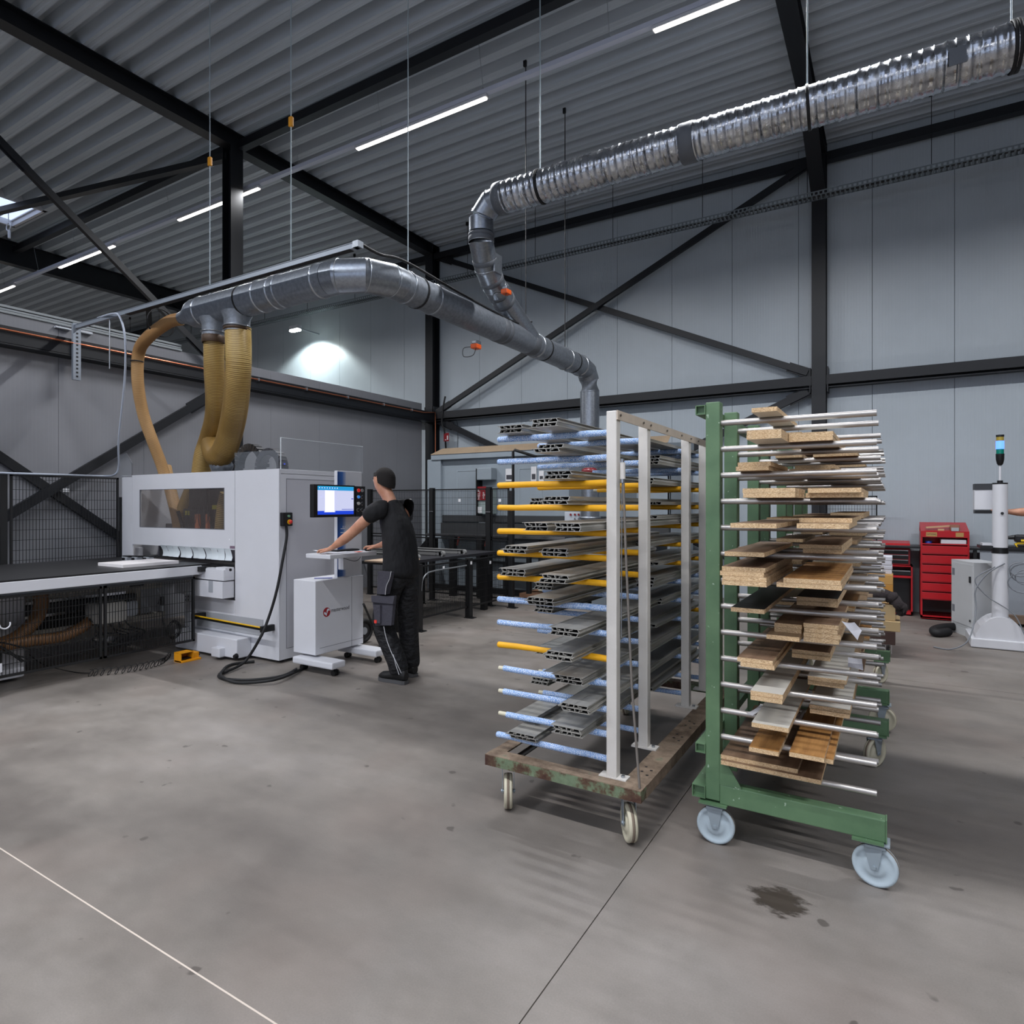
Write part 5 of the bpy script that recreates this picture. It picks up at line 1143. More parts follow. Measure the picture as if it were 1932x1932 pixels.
# ================= enclosure and guards in the far corner =================
BG = mat('blue_grey_sheet', (136, 146, 154), .5, 0, .04, 3, .02, 80); BGD = mat('darker_grey_sheet', (96, 104, 110), .5); DKS = mat('dark_band_sheet', (52, 54, 56), .6)
PLY = mat('dusty_plywood_top', (140, 122, 100), .9, 0, .08, 6)
en = thing('machine_enclosure', 'large blue-grey saw enclosure with dusty top in the corner behind the fence', 'machine', (-5.2, 9.2, 0))
EY = 8.9
e0, e1 = onY(806, 0, EY).x, -2.75
def epz(px, py, y=EY): return onY(px, py, y).z
part('left_frame', MB().rbox(e0, e0 + .30, EY, EY + 1.2, .02, 2.32, .01), BG, en)
part('upper_panel', MB().rbox(e0 + .28, e1, EY + .06, EY + .12, 1.33, 2.38, .01), BG, en)
hd_ = part('hood', MB().prism([(e0 + .10, EY - .02, 2.31), (e0 + .10, EY - .02, 2.40), (e0 + .22, EY + .9, 2.48), (e0 + .22, EY + .9, 2.31)], (e1 - e0 - .1, 0, 0)), BG, en)
part('plywood_fascia', MB().prism([(e0 + .10, EY - .03, 2.40), (e1, EY - .03, 2.40), (e1, EY + .10, 2.505), (e0 + .26, EY + .10, 2.505)], (0, .012, .012)), PLY, en)
part('dark_band', MB().box(e0 + .3, e1, EY + .05, EY + .10, 1.22, 1.33), DKS, en); part('dark_band', MB().box(e0 + .3, e1, EY + .0, EY + .10, .98, 1.20), DKS, en)
part('inner_back', MB().box(e0 + .3, e1, EY + .5, EY + .52, .05, 1.0), BGD, en)
for i in range(6):
    x0 = e0 + .45 + i * .62
    if x0 + .5 < e1: part('press_plate', MB().rbox(x0, x0 + .46, EY + .2, EY + .24, .55, .96, .01), BGD, en)
for i in range(3):
    x0 = e0 + .62 + i * 1.25; ro = MB()
    for a, b2, c_, d_ in ((x0, x0 + .008, 1.55, 2.1), (x0 + .42, x0 + .428, 1.55, 2.1), (x0, x0 + .428, 2.1, 2.108)): ro.box(a, b2, EY + .054, EY + .060, c_, d_)
    part('pressed_rib', ro, mat('light_blue_grey', (156, 166, 174), .5), en)
part('lower_left_panel', MB().box(e0 + .3, e0 + 1.4, EY + .3, EY + .32, .02, .5), BG, en)
part('side_wall', MB().rbox(e1 - .04, e1, EY + .06, EY + 1.3, .02, 2.38, .01), BG, en)
# control pillar with the red and white plate
px0 = onY(907, 0, EY).x; px1_ = onY(934, 0, EY).x
part('pillar_edge', MB().box(px0 - .02, px0, EY - .12, EY + .05, 1.33, 2.12), STEELB, en)
part('pillar_box', MB().rbox(px0, px1_, EY - .12, EY + .05, 1.93, 2.13, .01), BG, en)
part('pillar_box', MB().rbox(px0, px1_ , EY - .08, EY + .05, 1.36, 1.80, .01), mat('pale_green_box', (150, 164, 162), .5), en)
sg = part('sign_plate', MB().box(px0 - .01, px0 + .17, EY - .10, EY - .085, 1.59, 1.82), mat('sign_red', (128, 18, 28), .5), en)
sgl = mat('sign_white', (222, 222, 224), .5)
t1_ = text('sign_text', 'HELP', .075, sgl, en, (px0 + .045, EY - .101, 1.60), (math.pi / 2, 0, 0), .0004); 
for o_, xx_ in ((t1_, px0 + .03),):
    me = o_.data; c0 = Vector((px0 + .03, EY - .101, 1.60)) - worldloc(en)
    me.transform(Matrix.Translation(c0) @ Matrix.Rotation(math.pi / 2, 4, 'Y').inverted() @ Matrix.Translation(-c0 - Vector((.015, 0, 0))))
t2_ = text('sign_text', 'edge', .06, sgl, en, (px0 + .12, EY - .101, 1.61), (math.pi / 2, 0, 0), .0004, shear=.3)
me = t2_.data; c0 = Vector((px0 + .12, EY - .101, 1.61)) - worldloc(en); me.transform(Matrix.Translation(c0) @ Matrix.Rotation(math.pi / 2, 4, 'Y').inverted() @ Matrix.Translation(-c0))
part('white_label', MB().box(px0 - .01, px0 + .08, EY - .09, EY - .083, 1.38, 1.48), sgl, en)
for px_, py_, w_, h_ in ((953, 884, 14, 24), (1001, 880, 10, 28), (1016, 888, 9, 20)):
    a_ = onY(px_, py_ + h_, EY + .03); b2 = onY(px_ + w_, py_, EY + .03)
    pl = part('notice', MB().box(a_.x, b2.x, EY + .045, EY + .055, a_.z, b2.z), mat('notice_paper', (214, 214, 216), .6), en)
    part('notice_print', MB().box(a_.x + .015, b2.x - .015, EY + .043, EY + .045, a_.z + .03, (a_.z + b2.z) / 2), mat('notice_ink', (60, 60, 66), .6), pl)
# operator panel near the down pipe
a_ = onY(1065, 1002, 8.6); b2 = onY(1102, 966, 8.6)
op = part('operator_panel', MB().rbox(a_.x, b2.x, 8.6, 8.75, a_.z, b2.z, .01), mat('pale_panel', (176, 182, 190), .45), en)
for k, px_ in enumerate((1077, 1085, 1092)):
    c = onY(px_, 968 + 3, 8.595); part('indicator', MB().cyl(c, c + Vector((0, -.012, 0)), .016, n=12), mat('dark_red_button', (120, 20, 30), .4), op)
for px_ in (1085, 1092): c = onY(px_, 979, 8.595); part('selector', MB().cyl(c, c + Vector((0, -.015, 0)), .014, n=10), CHROME, op)
part('red_bag', MB().sphere(onY(1112, 889, 8.4), .10, 12, sc=(1.3, .8, .6)), mat('shiny_red_film', (120, 40, 46), .25), en)
part('pipe_base', MB().rbox(DX - .3, DX + .35, 8.35, 8.9, .02, 1.02, .02), BGD, en)
part('frame_arm', MB().tube([onY(968, 1000, 8.3), onY(968, 852, 8.3), onY(971, 849, 8.3), onY(1012, 862, 8.6)], .022, 8), STEELB, en)
part('upper_duct_box', MB().box(e1 - 1.6, e1 - .5, EY + .05, EY + .1, 1.45, 2.2), BGD, en)
# tall guard, low guard
tg = thing('mesh_guard', 'tall black mesh fence before the blue-grey enclosure', 'fence', (-6.0, 7.95, 0))
FYY = 7.95
for x in (-6.27, -5.19, -4.80): fpost(tg, x, FYY, 1.78 if x < -5 else 1.72, .07)
fpost(tg, -7.6, FYY, 1.78, .07)
for a, b2 in ((-7.56, -6.31), (-6.23, -5.23), (-5.15, -4.84)):
    mesh_panel(tg, 'y', FYY, a, b2, 1.02, 1.76, sp_h=.028, wr=.0018); mesh_panel(tg, 'y', FYY, a, b2, .12, 1.0, sp_h=.028, wr=.0018)
WSQ = mat('white_square_tag', (224, 224, 226), .5)
for px_, py_ in ((867, 944), (943, 944), (774, 944)): c = onY(px_, py_, FYY - .015); part('white_tag', MB().box(c.x - .022, c.x + .022, c.y - .002, c.y, c.z - .022, c.z + .022), WSQ, tg)
for x in (-6.27, -5.19): part('bracket', MB().box(x - .045, x + .045, FYY - .042, FYY - .036, 1.40, 1.415), CHROME, tg)
lg_ = thing('mesh_guard', 'low black mesh fence with posts right of the operator', 'fence', (-4.86, 6.6, 0))
for y in (5.90, 6.95): fpost(lg_, -4.86, y, .80, .075)
mesh_panel(lg_, 'x', -4.86, 5.94, 6.91, .14, .78, sp_h=.026, wr=.0018); mesh_panel(lg_, 'x', -4.86, 6.99, 7.9, .14, .78, sp_h=.026, wr=.0018)
for px_, py_, X in ((790, 1076, -4.82), (837, 1071, -4.84), (889, 1062, -4.82), (925, 1061, -4.84)): c = onX(px_, py_, X); part('white_tag', MB().box(c.x, c.x + .002, c.y - .02, c.y + .02, c.z - .02, c.z + .02), WSQ, lg_)
part('cable_conduit', MB().tube(spline([onX(795, 1115, -4.83), onX(797, 1095, -4.83), onX(806, 1082, -4.83), onX(820, 1077, -4.83), onX(850, 1072, -4.83), onX(880, 1067, -4.83)], 5), .010, 6), mat('grey_conduit', (120, 124, 128), .4, .4), lg_)
# outfeed table with belts inside the fence
ot = thing('outfeed_table', 'black outfeed table with grey belt arms inside the fence', 'table', (-5.6, 6.9, 0))
part('slatted_top', MB().box(-6.3, -4.95, 5.6, 7.8, .80, .835), mat('black_belt2', (34, 34, 38), .5, 0, .15, 10, stretch=(1, 9, 1)), ot)
for x in (-6.2, -5.05):
    for y in (5.75, 7.6): part('leg', MB().rbox(x - .04, x + .04, y - .04, y + .04, 0, .80, .004), STEELB, ot)
part('wood_board', MB().box(-5.35, -4.96, 5.5, 6.05, .836, .854), mat('pale_board', (190, 164, 140), .6), ot)
AR = mat('grey_belt_arm', (146, 146, 144), .4, .3)
for (pa, pb_, yy, th) in (((700, 1055), (832, 1045), 6.6, .075), ((700, 1033), (873, 1042), 7.1, .075), ((690, 1066), (785, 1052), 6.2, .075)):
    a_ = onY(*pa, yy); b2 = onY(*pb_, yy); z_ = b2.z
    ar = part('belt_arm', MB().box(a_.x, b2.x, yy, yy + .05, z_ - th / 2, z_ + th / 2).cyl((b2.x, yy, z_), (b2.x, yy + .05, z_), th / 2, n=20), AR, ot)
    part('belt', MB().box(a_.x, b2.x, yy - .004, yy + .0, z_ + th / 2 - .02, z_ + th / 2 - .008).box(a_.x, b2.x, yy - .004, yy, z_ - th / 2 + .008, z_ - th / 2 + .018), DARKIN, ar, kind='stuff')
    part('axle', MB().cyl((b2.x, yy - .006, z_), (b2.x, yy, z_), .010, n=12).cyl((b2.x - .08, yy - .004, z_ + .015), (b2.x - .08, yy, z_ + .015), .006, n=8).cyl((b2.x - .08, yy - .004, z_ - .015), (b2.x - .08, yy, z_ - .015), .006, n=8), BLACKP, ar, kind='stuff')
    part('support', MB().box(b2.x - .35, b2.x - .3, yy, yy + .05, .83, z_ - th / 2), STEELB, ar)
for px_ in (855, 907):
    c = onY(px_, 1045, 8.5); o_ = part('jack_post', MB().rbox(c.x - .05, c.x + .05, 8.45, 8.55, 0, 1.02, .006), STEELB, en)
    part('jack_spring', MB().cyl((c.x + .12, 8.45, .85), (c.x + .16, 8.45, 1.0), .018, n=8), mat('red_brown', (86, 34, 30), .5), o_)
part('cross_beam', MB().box(e0 + .3, -4.2, 8.5, 8.6, .985, 1.03), CHROME, en)
part('kick_rail', MB().box(e0 + .3, e1, 8.6, 8.7, .08, .16), STEELB, en)
part('dark_hopper', MB().prism([onY(783, 1042, 8.4), onY(806, 1015, 8.4), onY(806, 1042, 8.4)], (0, .3, 0)), BLACKP, en)
# furniture right of the fence, behind the white rack
wk = thing('timber_trolley', 'low brown timber trolley behind the left ends of the padded arms', 'trolley', (-4.3, 8.6, 0))
part('deck', MB().box(-4.9, -3.7, 8.35, 9.2, .10, .16), mat('brown_timber', (112, 80, 58), .7), wk)
for x in (-4.75, -4.2): part('upright', MB().rbox(x - .03, x + .03, 8.35, 8.42, .16, .72, .004), STEELB, wk)
part('lower_tube', MB().bar((-4.75, 8.38, .35), (-4.2, 8.38, .66), .04, .04), STEELB, wk)
part('plinth', MB().box(-4.85, -3.75, 8.4, 9.15, 0, .10), STEELB, wk)
# red plate and cable on the corner column
rs = onY(843, 825, Y_W - .2); rp = thing('red_sign', 'small dark red sign hanging next to the corner column', 'sign', (rs.x, Y_W - .2, rs.z - .07))
part('plate', MB().box(rs.x - .065, rs.x + .065, Y_W - .22, Y_W - .215, rs.z - .085, rs.z + .085), mat('sign_red', (128, 18, 28), .5), rp)
part('white_mark', MB().box(rs.x + .02, rs.x + .045, Y_W - .223, Y_W - .2205, rs.z - .055, rs.z + .03).box(rs.x - .03, rs.x - .0, Y_W - .223, Y_W - .2205, rs.z - .06, rs.z - .045), sgl, rp, kind='stuff')
solo('wall_cable', MB().tube(spline([onY(840, 748, Y_W - .22), onY(836, 770, Y_W - .24), onY(834, 800, Y_W - .24), onY(839, 815, Y_W - .22), onY(842, 860, Y_W - .05)], 5), .018, 6), RUBBER, 'thick black cable hanging beside the corner column', 'cable')
solo('wall_cable', MB().tube(spline([onY(858, 793, Y_W - .1), onY(863, 800, Y_W - .03), onY(863, 850, Y_W - .02), onY(863, 880, Y_W - .02)], 5), .006, 6), mat('grey_conduit', (120, 124, 128), .4, .4), 'thin grey wall cable right of the small red sign', 'cable')

# ================= right side =================
REDP = mat('red_cabinet_paint', (176, 20, 30), .35, 0, .04, 4); REDD = mat('dark_red_drawer', (136, 16, 24), .35)
rc = thing('tool_cabinet', 'tall red drawer cabinet with slanted top against the white wall', 'cabinet', (.58, 10.2, 0))
x0, x1, y0, y1 = onY(1737, 0, 9.95).x, onY(1829, 0, 9.95).x, 9.95, 10.45
def cz(py): return onY(1780, py, y0).z
part('side', MB().box(x0, x0 + .02, y0, y1, 0.02, cz(1004)), REDP, rc); part('side', MB().box(x1 - .02, x1, y0, y1, .02, cz(1004)), REDP, rc)
part('back', MB().box(x0, x1, y1 - .01, y1, .02, 1.24), REDP, rc)
part('slanted_top', MB().prism([(x0, y0, cz(1004)), (x1, y0, cz(1004)), (x1, y1, 1.26), (x0, y1, 1.26)], (0, 0, .012)), REDP, rc)
part('header', MB().box(x0, x1, y0 - .004, y0 + .02, cz(1014), cz(1003)), REDP, rc)
part('shelf', MB().box(x0 + .02, x1 - .02, y0, y1, cz(1028) , cz(1026)), REDP, rc)
hs = [1029, 1047, 1065.5, 1082, 1100, 1117.5, 1133.5]
for a, b2 in zip(hs, hs[1:]):
    d_ = part('drawer', MB().rbox(x0 + .012, x1 - .012, y0 - .012, y0 + .3, cz(b2 - .8), cz(a + 1.2), .004), REDP, rc); part('drawer_lip', MB().box(x0 + .012, x1 - .012, y0 - .02, y0 - .010, cz(b2 - .8), cz(b2 - 3)), REDD, d_)
part('base_bar', MB().box(x0, x1, y0, y0 + .02, .015, cz(1163)), REDP, rc); part('bottom', MB().box(x0, x1, y0, y1, .02, .04), REDD, rc); part('inner_back', MB().box(x0 + .02, x1 - .02, y1 - .03, y1 - .012, .05, cz(1135)), mat('grey_inner', (130, 130, 132), .6), rc)
for xa_, w_ in ((x0 + .06, .12), (x0 + .38, .085)):
    lb_ = part('wooden_label', MB().box(xa_, xa_ + w_, y0 - .008, y0 - .0045, cz(1012.5), cz(1004.5)), mat('kraft_label', (178, 140, 84), .7), rc)
text('label_lettering', 'OPTIMAL', .026, INK, rc, (x0 + .068, y0 - .009, cz(1008.5)), (math.pi / 2, 0, 0), .0003)
st_w = mat('raw_stick', (196, 164, 128), .7)
solo('wooden_stick', MB().bar((x0 + .06, y0 + .06, 1.21), (x1 - .2, y0 + .10, 1.235), .05, .02), st_w, 'wooden stick lying across the slanted top of the tall red cabinet', 'wood')
solo('wooden_block', MB().rbox(x0 + .19, x0 + .26, y0 + .03, y0 + .12, 1.165, 1.195, .004), st_w, 'small wooden block under the stick on the tall red cabinet', 'wood')
solo('cardboard_box', MB().rbox(x1 - .20, x1 - .10, y0 + .02, y0 + .18, 1.175, 1.25, .003), mat('carton', (150, 104, 84), .7), 'small brown carton on the right of the tall red cabinet top', 'box')
solo('label_box', MB().rbox(x1 - .19, x1 - .11, y0 - .002, y0 + .018, 1.17, 1.215, .002), mat('grey_box', (170, 174, 176), .5), 'small grey box in front of the brown carton on the red cabinet', 'box')
solo('document_stack', MB().rbox(x1 - .30, x1 - .03, y0 + .02, y0 + .26, cz(1026) + .001, cz(1018), .003), PAPER, 'stack of white documents in the open shelf of the red cabinet', 'paper')
solo('blue_tape_roll', MB().lathe((x0 + .09, y0 + .08, cz(1026)), (0, 0, 1), [(0, .04), (.03, .04), (.03, .02), (0, .02)], 18, cap=False), mat('blue_tape', (30, 60, 150), .5), 'blue tape roll in the open shelf of the red cabinet', 'tape')
tc_ = thing('tool_chest', 'lower red tool chest with black drawers, left of the tall red cabinet', 'cabinet', (0, 10.3, 0))
x0, x1, y0, y1 = -.42, onY(1722, 0, 10.15).x, 10.15, 10.5
def cz(py): return onY(1700, py, y0).z
part('cabinet_body', MB().box(x0, x0 + .02, y0, y1, .02, cz(1067)).box(x1 - .02, x1, y0, y1, .02, cz(1067)).box(x0, x1, y0, y1, cz(1069), cz(1067)).box(x0, x1, y0, y1, .02, .06).box(x0, x1, y1 - .01, y1, .02, cz(1067)), REDP, tc_)
part('dark_bay', MB().box(x0 + .03, x1 - .03, y0 + .15, y0 + .17, .06, cz(1088)), BLACKP, tc_)
part('drawer', MB().box(x0 + .02, x1 - .02, y0 - .005, y0 + .2, cz(1085), cz(1076)), BLACKP, tc_); part('mid_rail', MB().box(x0, x1, y0 - .004, y0 + .02, cz(1090), cz(1086)), REDP, tc_); part('drawer_handle', MB().box(x0 + .02, x1 - .03, y0 - .014, y0 - .005, cz(1078), cz(1076)), CHROME, tc_)
tp_ = part('top_chest', MB().box(x0 + .02, x1 - .03, y0 + .02, y1, cz(1066), cz(1036)).prism([(x0 + .02, y0 + .02, cz(1036)), (x0 + .02, y1, cz(1036)), (x0 + .02, y1, cz(1022)), (x0 + .02, y0 + .08, cz(1026))], (x1 - .05 - x0, 0, 0)), REDP, tc_)
for a in (1038, 1047, 1056):
    part('drawer', MB().box(x0 + .04, x1 - .05, y0 + .008, y0 + .02, cz(a + 7.5), cz(a)), BLACKP, tp_); part('drawer_handle', MB().box(x0 + .04, x1 - .05, y0 + .0, y0 + .008, cz(a + 1.5), cz(a)), CHROME, tp_)
wf = thing('mesh_panel_frame', 'black framed mesh panel leaning at the white wall behind the green racks', 'panel', (-.5, 10.3, .4))
mesh_panel(wf, 'y', 10.3, -.95, -.19, .45, 1.64, sp_h=.035, wr=.002)
wbn = thing('wall_bench', 'long workbench along the white wall behind the white post', 'bench', (1.8, 10.2, 0))
part('bench_top', MB().box(-.5, 3.2, 9.98, 10.52, .93, .955), BLACKP, wbn); part('apron', MB().box(.95, 3.2, 10.0, 10.02, .12, .93), mat('grey_apron', (150, 156, 164), .5), wbn); part('floor_skid', MB().box(.95, 3.2, 9.9, 10.0, .04, .14), mat('wooden_skid', (120, 100, 84), .7), wbn)
for x in (-.45, .9, 2.0, 3.15): part('leg', MB().rbox(x - .02, x + .02, 10.0, 10.04, 0, .93, .003), STEELB, wbn)
# control post with signal tower and screen
vp = Vector((.965, 8.36, 0)); cp_ = thing('control_post', 'round white control post with screen box on a curved white base', 'post', vp)
part('post_tube', MB().lathe((vp.x, vp.y, .02), (0, 0, 1), [(0, .072), (1.67, .066), (1.705, .066)], 28), WHITEP, cp_)
part('post_cap', MB().cyl((vp.x, vp.y, 1.725), (vp.x, vp.y, 1.74), .067, n=24), BLACKP, cp_)
part('black_collar', MB().cyl((vp.x, vp.y, 1.0), (vp.x, vp.y, 1.06), .073, n=24), BLACKP, cp_)
part('tray_plate', MB().box(vp.x - .17, vp.x + .55, vp.y - .03, vp.y + .3, 1.045, 1.075), BLACKP, cp_); part('tray_paper', MB().box(vp.x - .15, vp.x - .06, vp.y - .0, vp.y + .2, 1.077, 1.10), WHITEP, cp_)
k_ = Vector((vp.x + .01, vp.y - .066, 1.42)); part('round_knob', MB().cyl(k_, k_ - Vector((0, .01, 0)), .014, n=14), BLACKP, cp_)
bx0, bx1 = onY(1838, 0, 8.42).x, vp.x - .05
mo_ = part('screen_box', MB().rbox(bx0, bx1, 8.40, 8.56, 1.455, 1.675, .006), WHITEP, cp_); part('box_top', MB().box(bx0, bx1, 8.395, 8.56, 1.67, 1.735), mat('dark_grey_plastic', (48, 50, 54), .5), mo_); part('box_bottom', MB().box(bx0 + .005, bx1, 8.395, 8.56, 1.415, 1.452), BLACKP, mo_)
ba = MB(); ba.add([], [])
for i, (px_, w_) in enumerate(()): pass
part('curved_base', MB().prism([(vp.x - .22, vp.y - .10, .02)] + [(vp.x - .22 + .44 * i / 10, vp.y - .10, .02 + .12 + .20 * math.sin(math.pi * min(1, max(0, i / 10))) ** .7) for i in range(11)] + [(vp.x + .22, vp.y - .10, .02)], (0, .35, 0)), WHITEP, cp_)
part('floor_plate', MB().rbox(vp.x - .26, vp.x + .9, vp.y - .12, vp.y + .5, .005, .10, .01), WHITEP, cp_)
cbl = mat('grey_cable', (116, 120, 126), .5)
lp_ = MB()
for k, (cx2, cz2, r_) in enumerate(((.20, .80, .12), (.22, .76, .10), (.19, .70, .13), (.16, .84, .09))):
    lp_.tube([(vp.x + cx2 + math.cos(a) * r_, vp.y - .03 - .006 * k, cz2 + math.sin(a) * r_ * .8) for a in [i * math.pi / 8 for i in range(16)]], .006, 6, closed=True)
lp_.tube(spline([(vp.x + .03, 8.28, .9), (vp.x - .12, 8.27, .78), (vp.x - .22, 8.25, .6), (vp.x - .22, 8.2, .4), (vp.x - .3, 8.0, .12), (vp.x - .45, 7.95, .015), (vp.x - .6, 8.0, .012)], 8), .007, 6)
lp_.tube(spline([(vp.x - .05, 8.28, .86), (vp.x - .22, 8.27, .72), (vp.x - .12, 8.26, .55), (vp.x + .1, 8.24, .38), (vp.x + .2, 8.2, .15), (vp.x + .3, 8.15, .11)], 8), .006, 6)
part('cable_bundle', lp_, cbl, cp_, kind='stuff')
tw = thing('signal_tower', 'signal tower with lit blue segment on top of the white post', 'lamp', (vp.x, vp.y, 1.742))
def seg(n_, z0, z1, r_, m_): return part(n_, MB().cyl((vp.x, vp.y, z0), (vp.x, vp.y, z1), r_, n=20), m_, tw)
seg('pole', 1.742, 1.93, .011, WHITEP); seg('pole_foot', 1.742, 1.765, .025, BLACKP)
part('holder', MB().lathe((vp.x, vp.y, 1.925), (0, 0, 1), [(0, .018), (.02, .028), (.06, .036), (.12, .038)], 20), BLACKP, tw)
seg('green_segment', 2.045, 2.095, .034, mat('green_lens', (10, 120, 104), .2)); seg('blue_segment', 2.097, 2.18, .036, mat('lit_blue_lens', (60, 90, 255), .3, emit=(70, 110, 255), estr=3.5)); seg('yellow_segment', 2.182, 2.225, .033, mat('amber_lens', (160, 140, 60), .3)); seg('top_cap', 2.225, 2.245, .036, BLACKP)
ca_ = thing('switch_cabinet', 'grey-white switch cabinet with lock left of the white post', 'cabinet', (.72, 9.0, 0))
CW = mat('textured_white_cabinet', (196, 198, 200), .5, 0, .02, 6, .05, 300)
A0 = Vector((.775, 8.72, 0)); A1 = Vector((.60, 9.22, 0)); B0 = Vector((1.05, 8.84, 0)); D_ = (B0 - A0)
def cpz(p, z): return (p.x, p.y, z)
part('body', MB().prism([cpz(A0, .10), cpz(A1, .10), cpz(A1 + D_, .10), cpz(A0 + D_, .10)], (0, 0, .76)), CW, ca_)
part('plinth', MB().prism([cpz(A0, 0), cpz(A1, 0), cpz(A1 + D_, 0), cpz(A0 + D_, 0)], (0, 0, .098)), CW, ca_)
nrm = Vector((-(A1 - A0).y, (A1 - A0).x, 0)).normalized(); nrm = nrm if nrm.x < 0 else -nrm
u_ = (A1 - A0)
dr_ = part('door', MB().prism([cpz(A0 + u_ * .04, .13), cpz(A0 + u_ * .96, .13), cpz(A0 + u_ * .96, .83), cpz(A0 + u_ * .04, .83)], nrm * .006), CW, ca_)
for zc in (.25, .68): part('vent_grille', MB().prism([cpz(A0 + u_ * .82 + nrm * .006, zc), cpz(A0 + u_ * .93 + nrm * .006, zc), cpz(A0 + u_ * .93 + nrm * .006, zc + .08), cpz(A0 + u_ * .82 + nrm * .006, zc + .08)], nrm * .003), mat('grille_grey', (120, 124, 130), .5), dr_)
lk = A0 + u_ * .12 + nrm * .008; part('lock', MB().rbox(lk.x - .015, lk.x + .005, lk.y - .015, lk.y + .015, .63, .70, .003), BLACKP, dr_); part('lock', MB().cyl((lk.x, lk.y, .2), (lk.x - .012, lk.y, .2), .012, n=10), BLACKP, dr_)
hose('suction_hose', [fl(1838, 1181, .06), fl(1806, 1182, .06), fl(1778, 1184, .06), fl(1762, 1189, .06), fl(1768, 1194, .05), fl(1790, 1192, .05)], .045, RUBBER, None, 'short thick black hose curled on the floor by the switch cabinet', rib=.02)
# trolley with cartons behind the green racks
dl = thing('carton_dolly', 'small wheeled dolly carrying beige boxes behind the green racks', 'trolley', (-.12, 7.5, 0))
part('deck', MB().rbox(-.55, .02, 7.25, 7.85, .13, .26, .006), mat('dark_brown_deck', (60, 40, 34), .6), dl)
for x in (-.48, -.04):
    for y in (7.32, 7.78): part('castor', MB().cyl((x - .012, y, .04), (x + .012, y, .04), .04, n=16).box(x - .03, x - .022, y - .02, y + .02, .03, .13).box(x + .022, x + .03, y - .02, y + .02, .03, .13).box(x - .03, x + .03, y - .02, y + .02, .12, .13), CHROME, dl, kind='stuff')
BEI = mat('beige_carton', (176, 152, 112), .6); ORW = mat('orange_wood_block', (196, 150, 84), .6)
solo('beige_box', MB().rbox(-.55, .06, 7.25, 7.7, .262, .36, .004), BEI, 'wide beige box lowest on the small dolly', 'box')
solo('beige_box', MB().rbox(-.55, .02, 7.28, 7.7, .362, .52, .004), BEI, 'narrower beige box on top of the wide beige box', 'box')
m, nt, b, tc = newmat('dark_fur_blanket', .95); bumpn(nt, b, noise(nt, tc, 60, 5, .8), 1.0, .03); b.inputs['Base Color'].default_value = (*lin((66, 58, 60)), 1)
fb_ = MB(); pts = spline([(-.5, 7.35, .60), (-.2, 7.33, .61), (-.05, 7.32, .60), (.04, 7.32, .53), (.07, 7.33, .46)], 6)
fb_.tube([p + Vector((R.uniform(-.01, .01), R.uniform(-.01, .01), R.uniform(-.012, .012))) for p in pts], [.06 + R.uniform(-.006, .006) for _ in pts], 14)
o = solo('moving_blanket', fb_, m, 'dark shaggy blanket draped over the beige boxes', 'blanket')
solo('wood_block', MB().rbox(-.3, .0, 7.46, 7.7, .70, .80, .003), ORW, 'light orange wooden block above the shaggy blanket', 'wood')
solo('wood_block', MB().rbox(-.3, .0, 7.46, 7.7, .522, .698, .003), mat('darker_orange_wood', (190, 136, 60), .6), 'darker orange wooden block under the light orange one', 'wood')
for k in range(4): solo('folded_sheets', MB().rbox(-.3, -.01 + .004 * (k % 2), 7.5, 7.75, .802 + k * .045, .845 + k * .045, .006), mat('white_folded', (196, 196, 204), .6), '%s of the white folded bundles stacked on the orange blocks' % ('lowest', 'second from bottom', 'third from bottom', 'topmost')[k], 'bundle', 'white folded bundles')

# small fittings
WF = mat('white_fitting', (206, 208, 214), .5)
for k, (pa, pb_) in enumerate((((104, 613), (133, 624)), ((150, 621), (173, 632)))):
    a_ = onX(pa[0], pa[1], -8.27); b2 = onX(pb_[0], pb_[1], -8.27)
    o = thing('wall_plate', '%s pale plate fixed on the partition above the copper pipe' % ('left' if k == 0 else 'right'), 'plate', (-8.28, (a_.y + b2.y) / 2, b2.z))
    part('plate', MB().box(-8.298, -8.25, a_.y, b2.y, b2.z, a_.z - .01), WF, o); part('plate_lip', MB().box(-8.25, -8.24, a_.y, b2.y, b2.z, b2.z + .015), ZINC, o)
q_ = onX(125, 925, -8.12); solo('white_tag', MB().box(-8.125, -8.12, q_.y - .03, q_.y + .03, q_.z - .02, q_.z + .02), WSQ, 'small white tag at the crossing of the dark braces behind the mesh', 'tag')
w_ = fl(689, 1214); wh = thing('cart_wheel', 'black wheel partly hidden behind the control console', 'wheel', (w_.x, w_.y, 0))
part('tyre', MB().tube([(w_.x - .02, w_.y + math.cos(a) * .11, .135 + math.sin(a) * .11) for a in [i * math.pi / 12 for i in range(24)]], .022, 8, closed=True), RUBBER, wh); part('hub', MB().cyl((w_.x - .035, w_.y, .135), (w_.x - .005, w_.y, .135), .04, n=14), GREYP, wh)
part('spoke_disc', MB().cyl((w_.x - .022, w_.y, .135), (w_.x - .018, w_.y, .135), .10, n=24), DARKIN, wh)
solo('floor_cable', MB().tube(spline([onX(686, 1140, -4.3), fl(700, 1172, .28), fl(712, 1205, .06), fl(722, 1222, .015), fl(740, 1226, .012)], 6), .012, 8), RUBBER, 'black cable dropping to the floor between the console and the operator', 'cable')
rl = fl(16, 440, 6.5); o = thing('skylight_cord', 'white cord ring dangling below the roof light at the left edge', 'cord', onY(16, 430, 5.3))
c = onY(16, 428, 5.3); part('ring', MB().tube([c + Vector((math.cos(a) * .09, 0, math.sin(a) * .07)) for a in [i * math.pi / 8 for i in range(16)]], .010, 6, closed=True), WF, o)
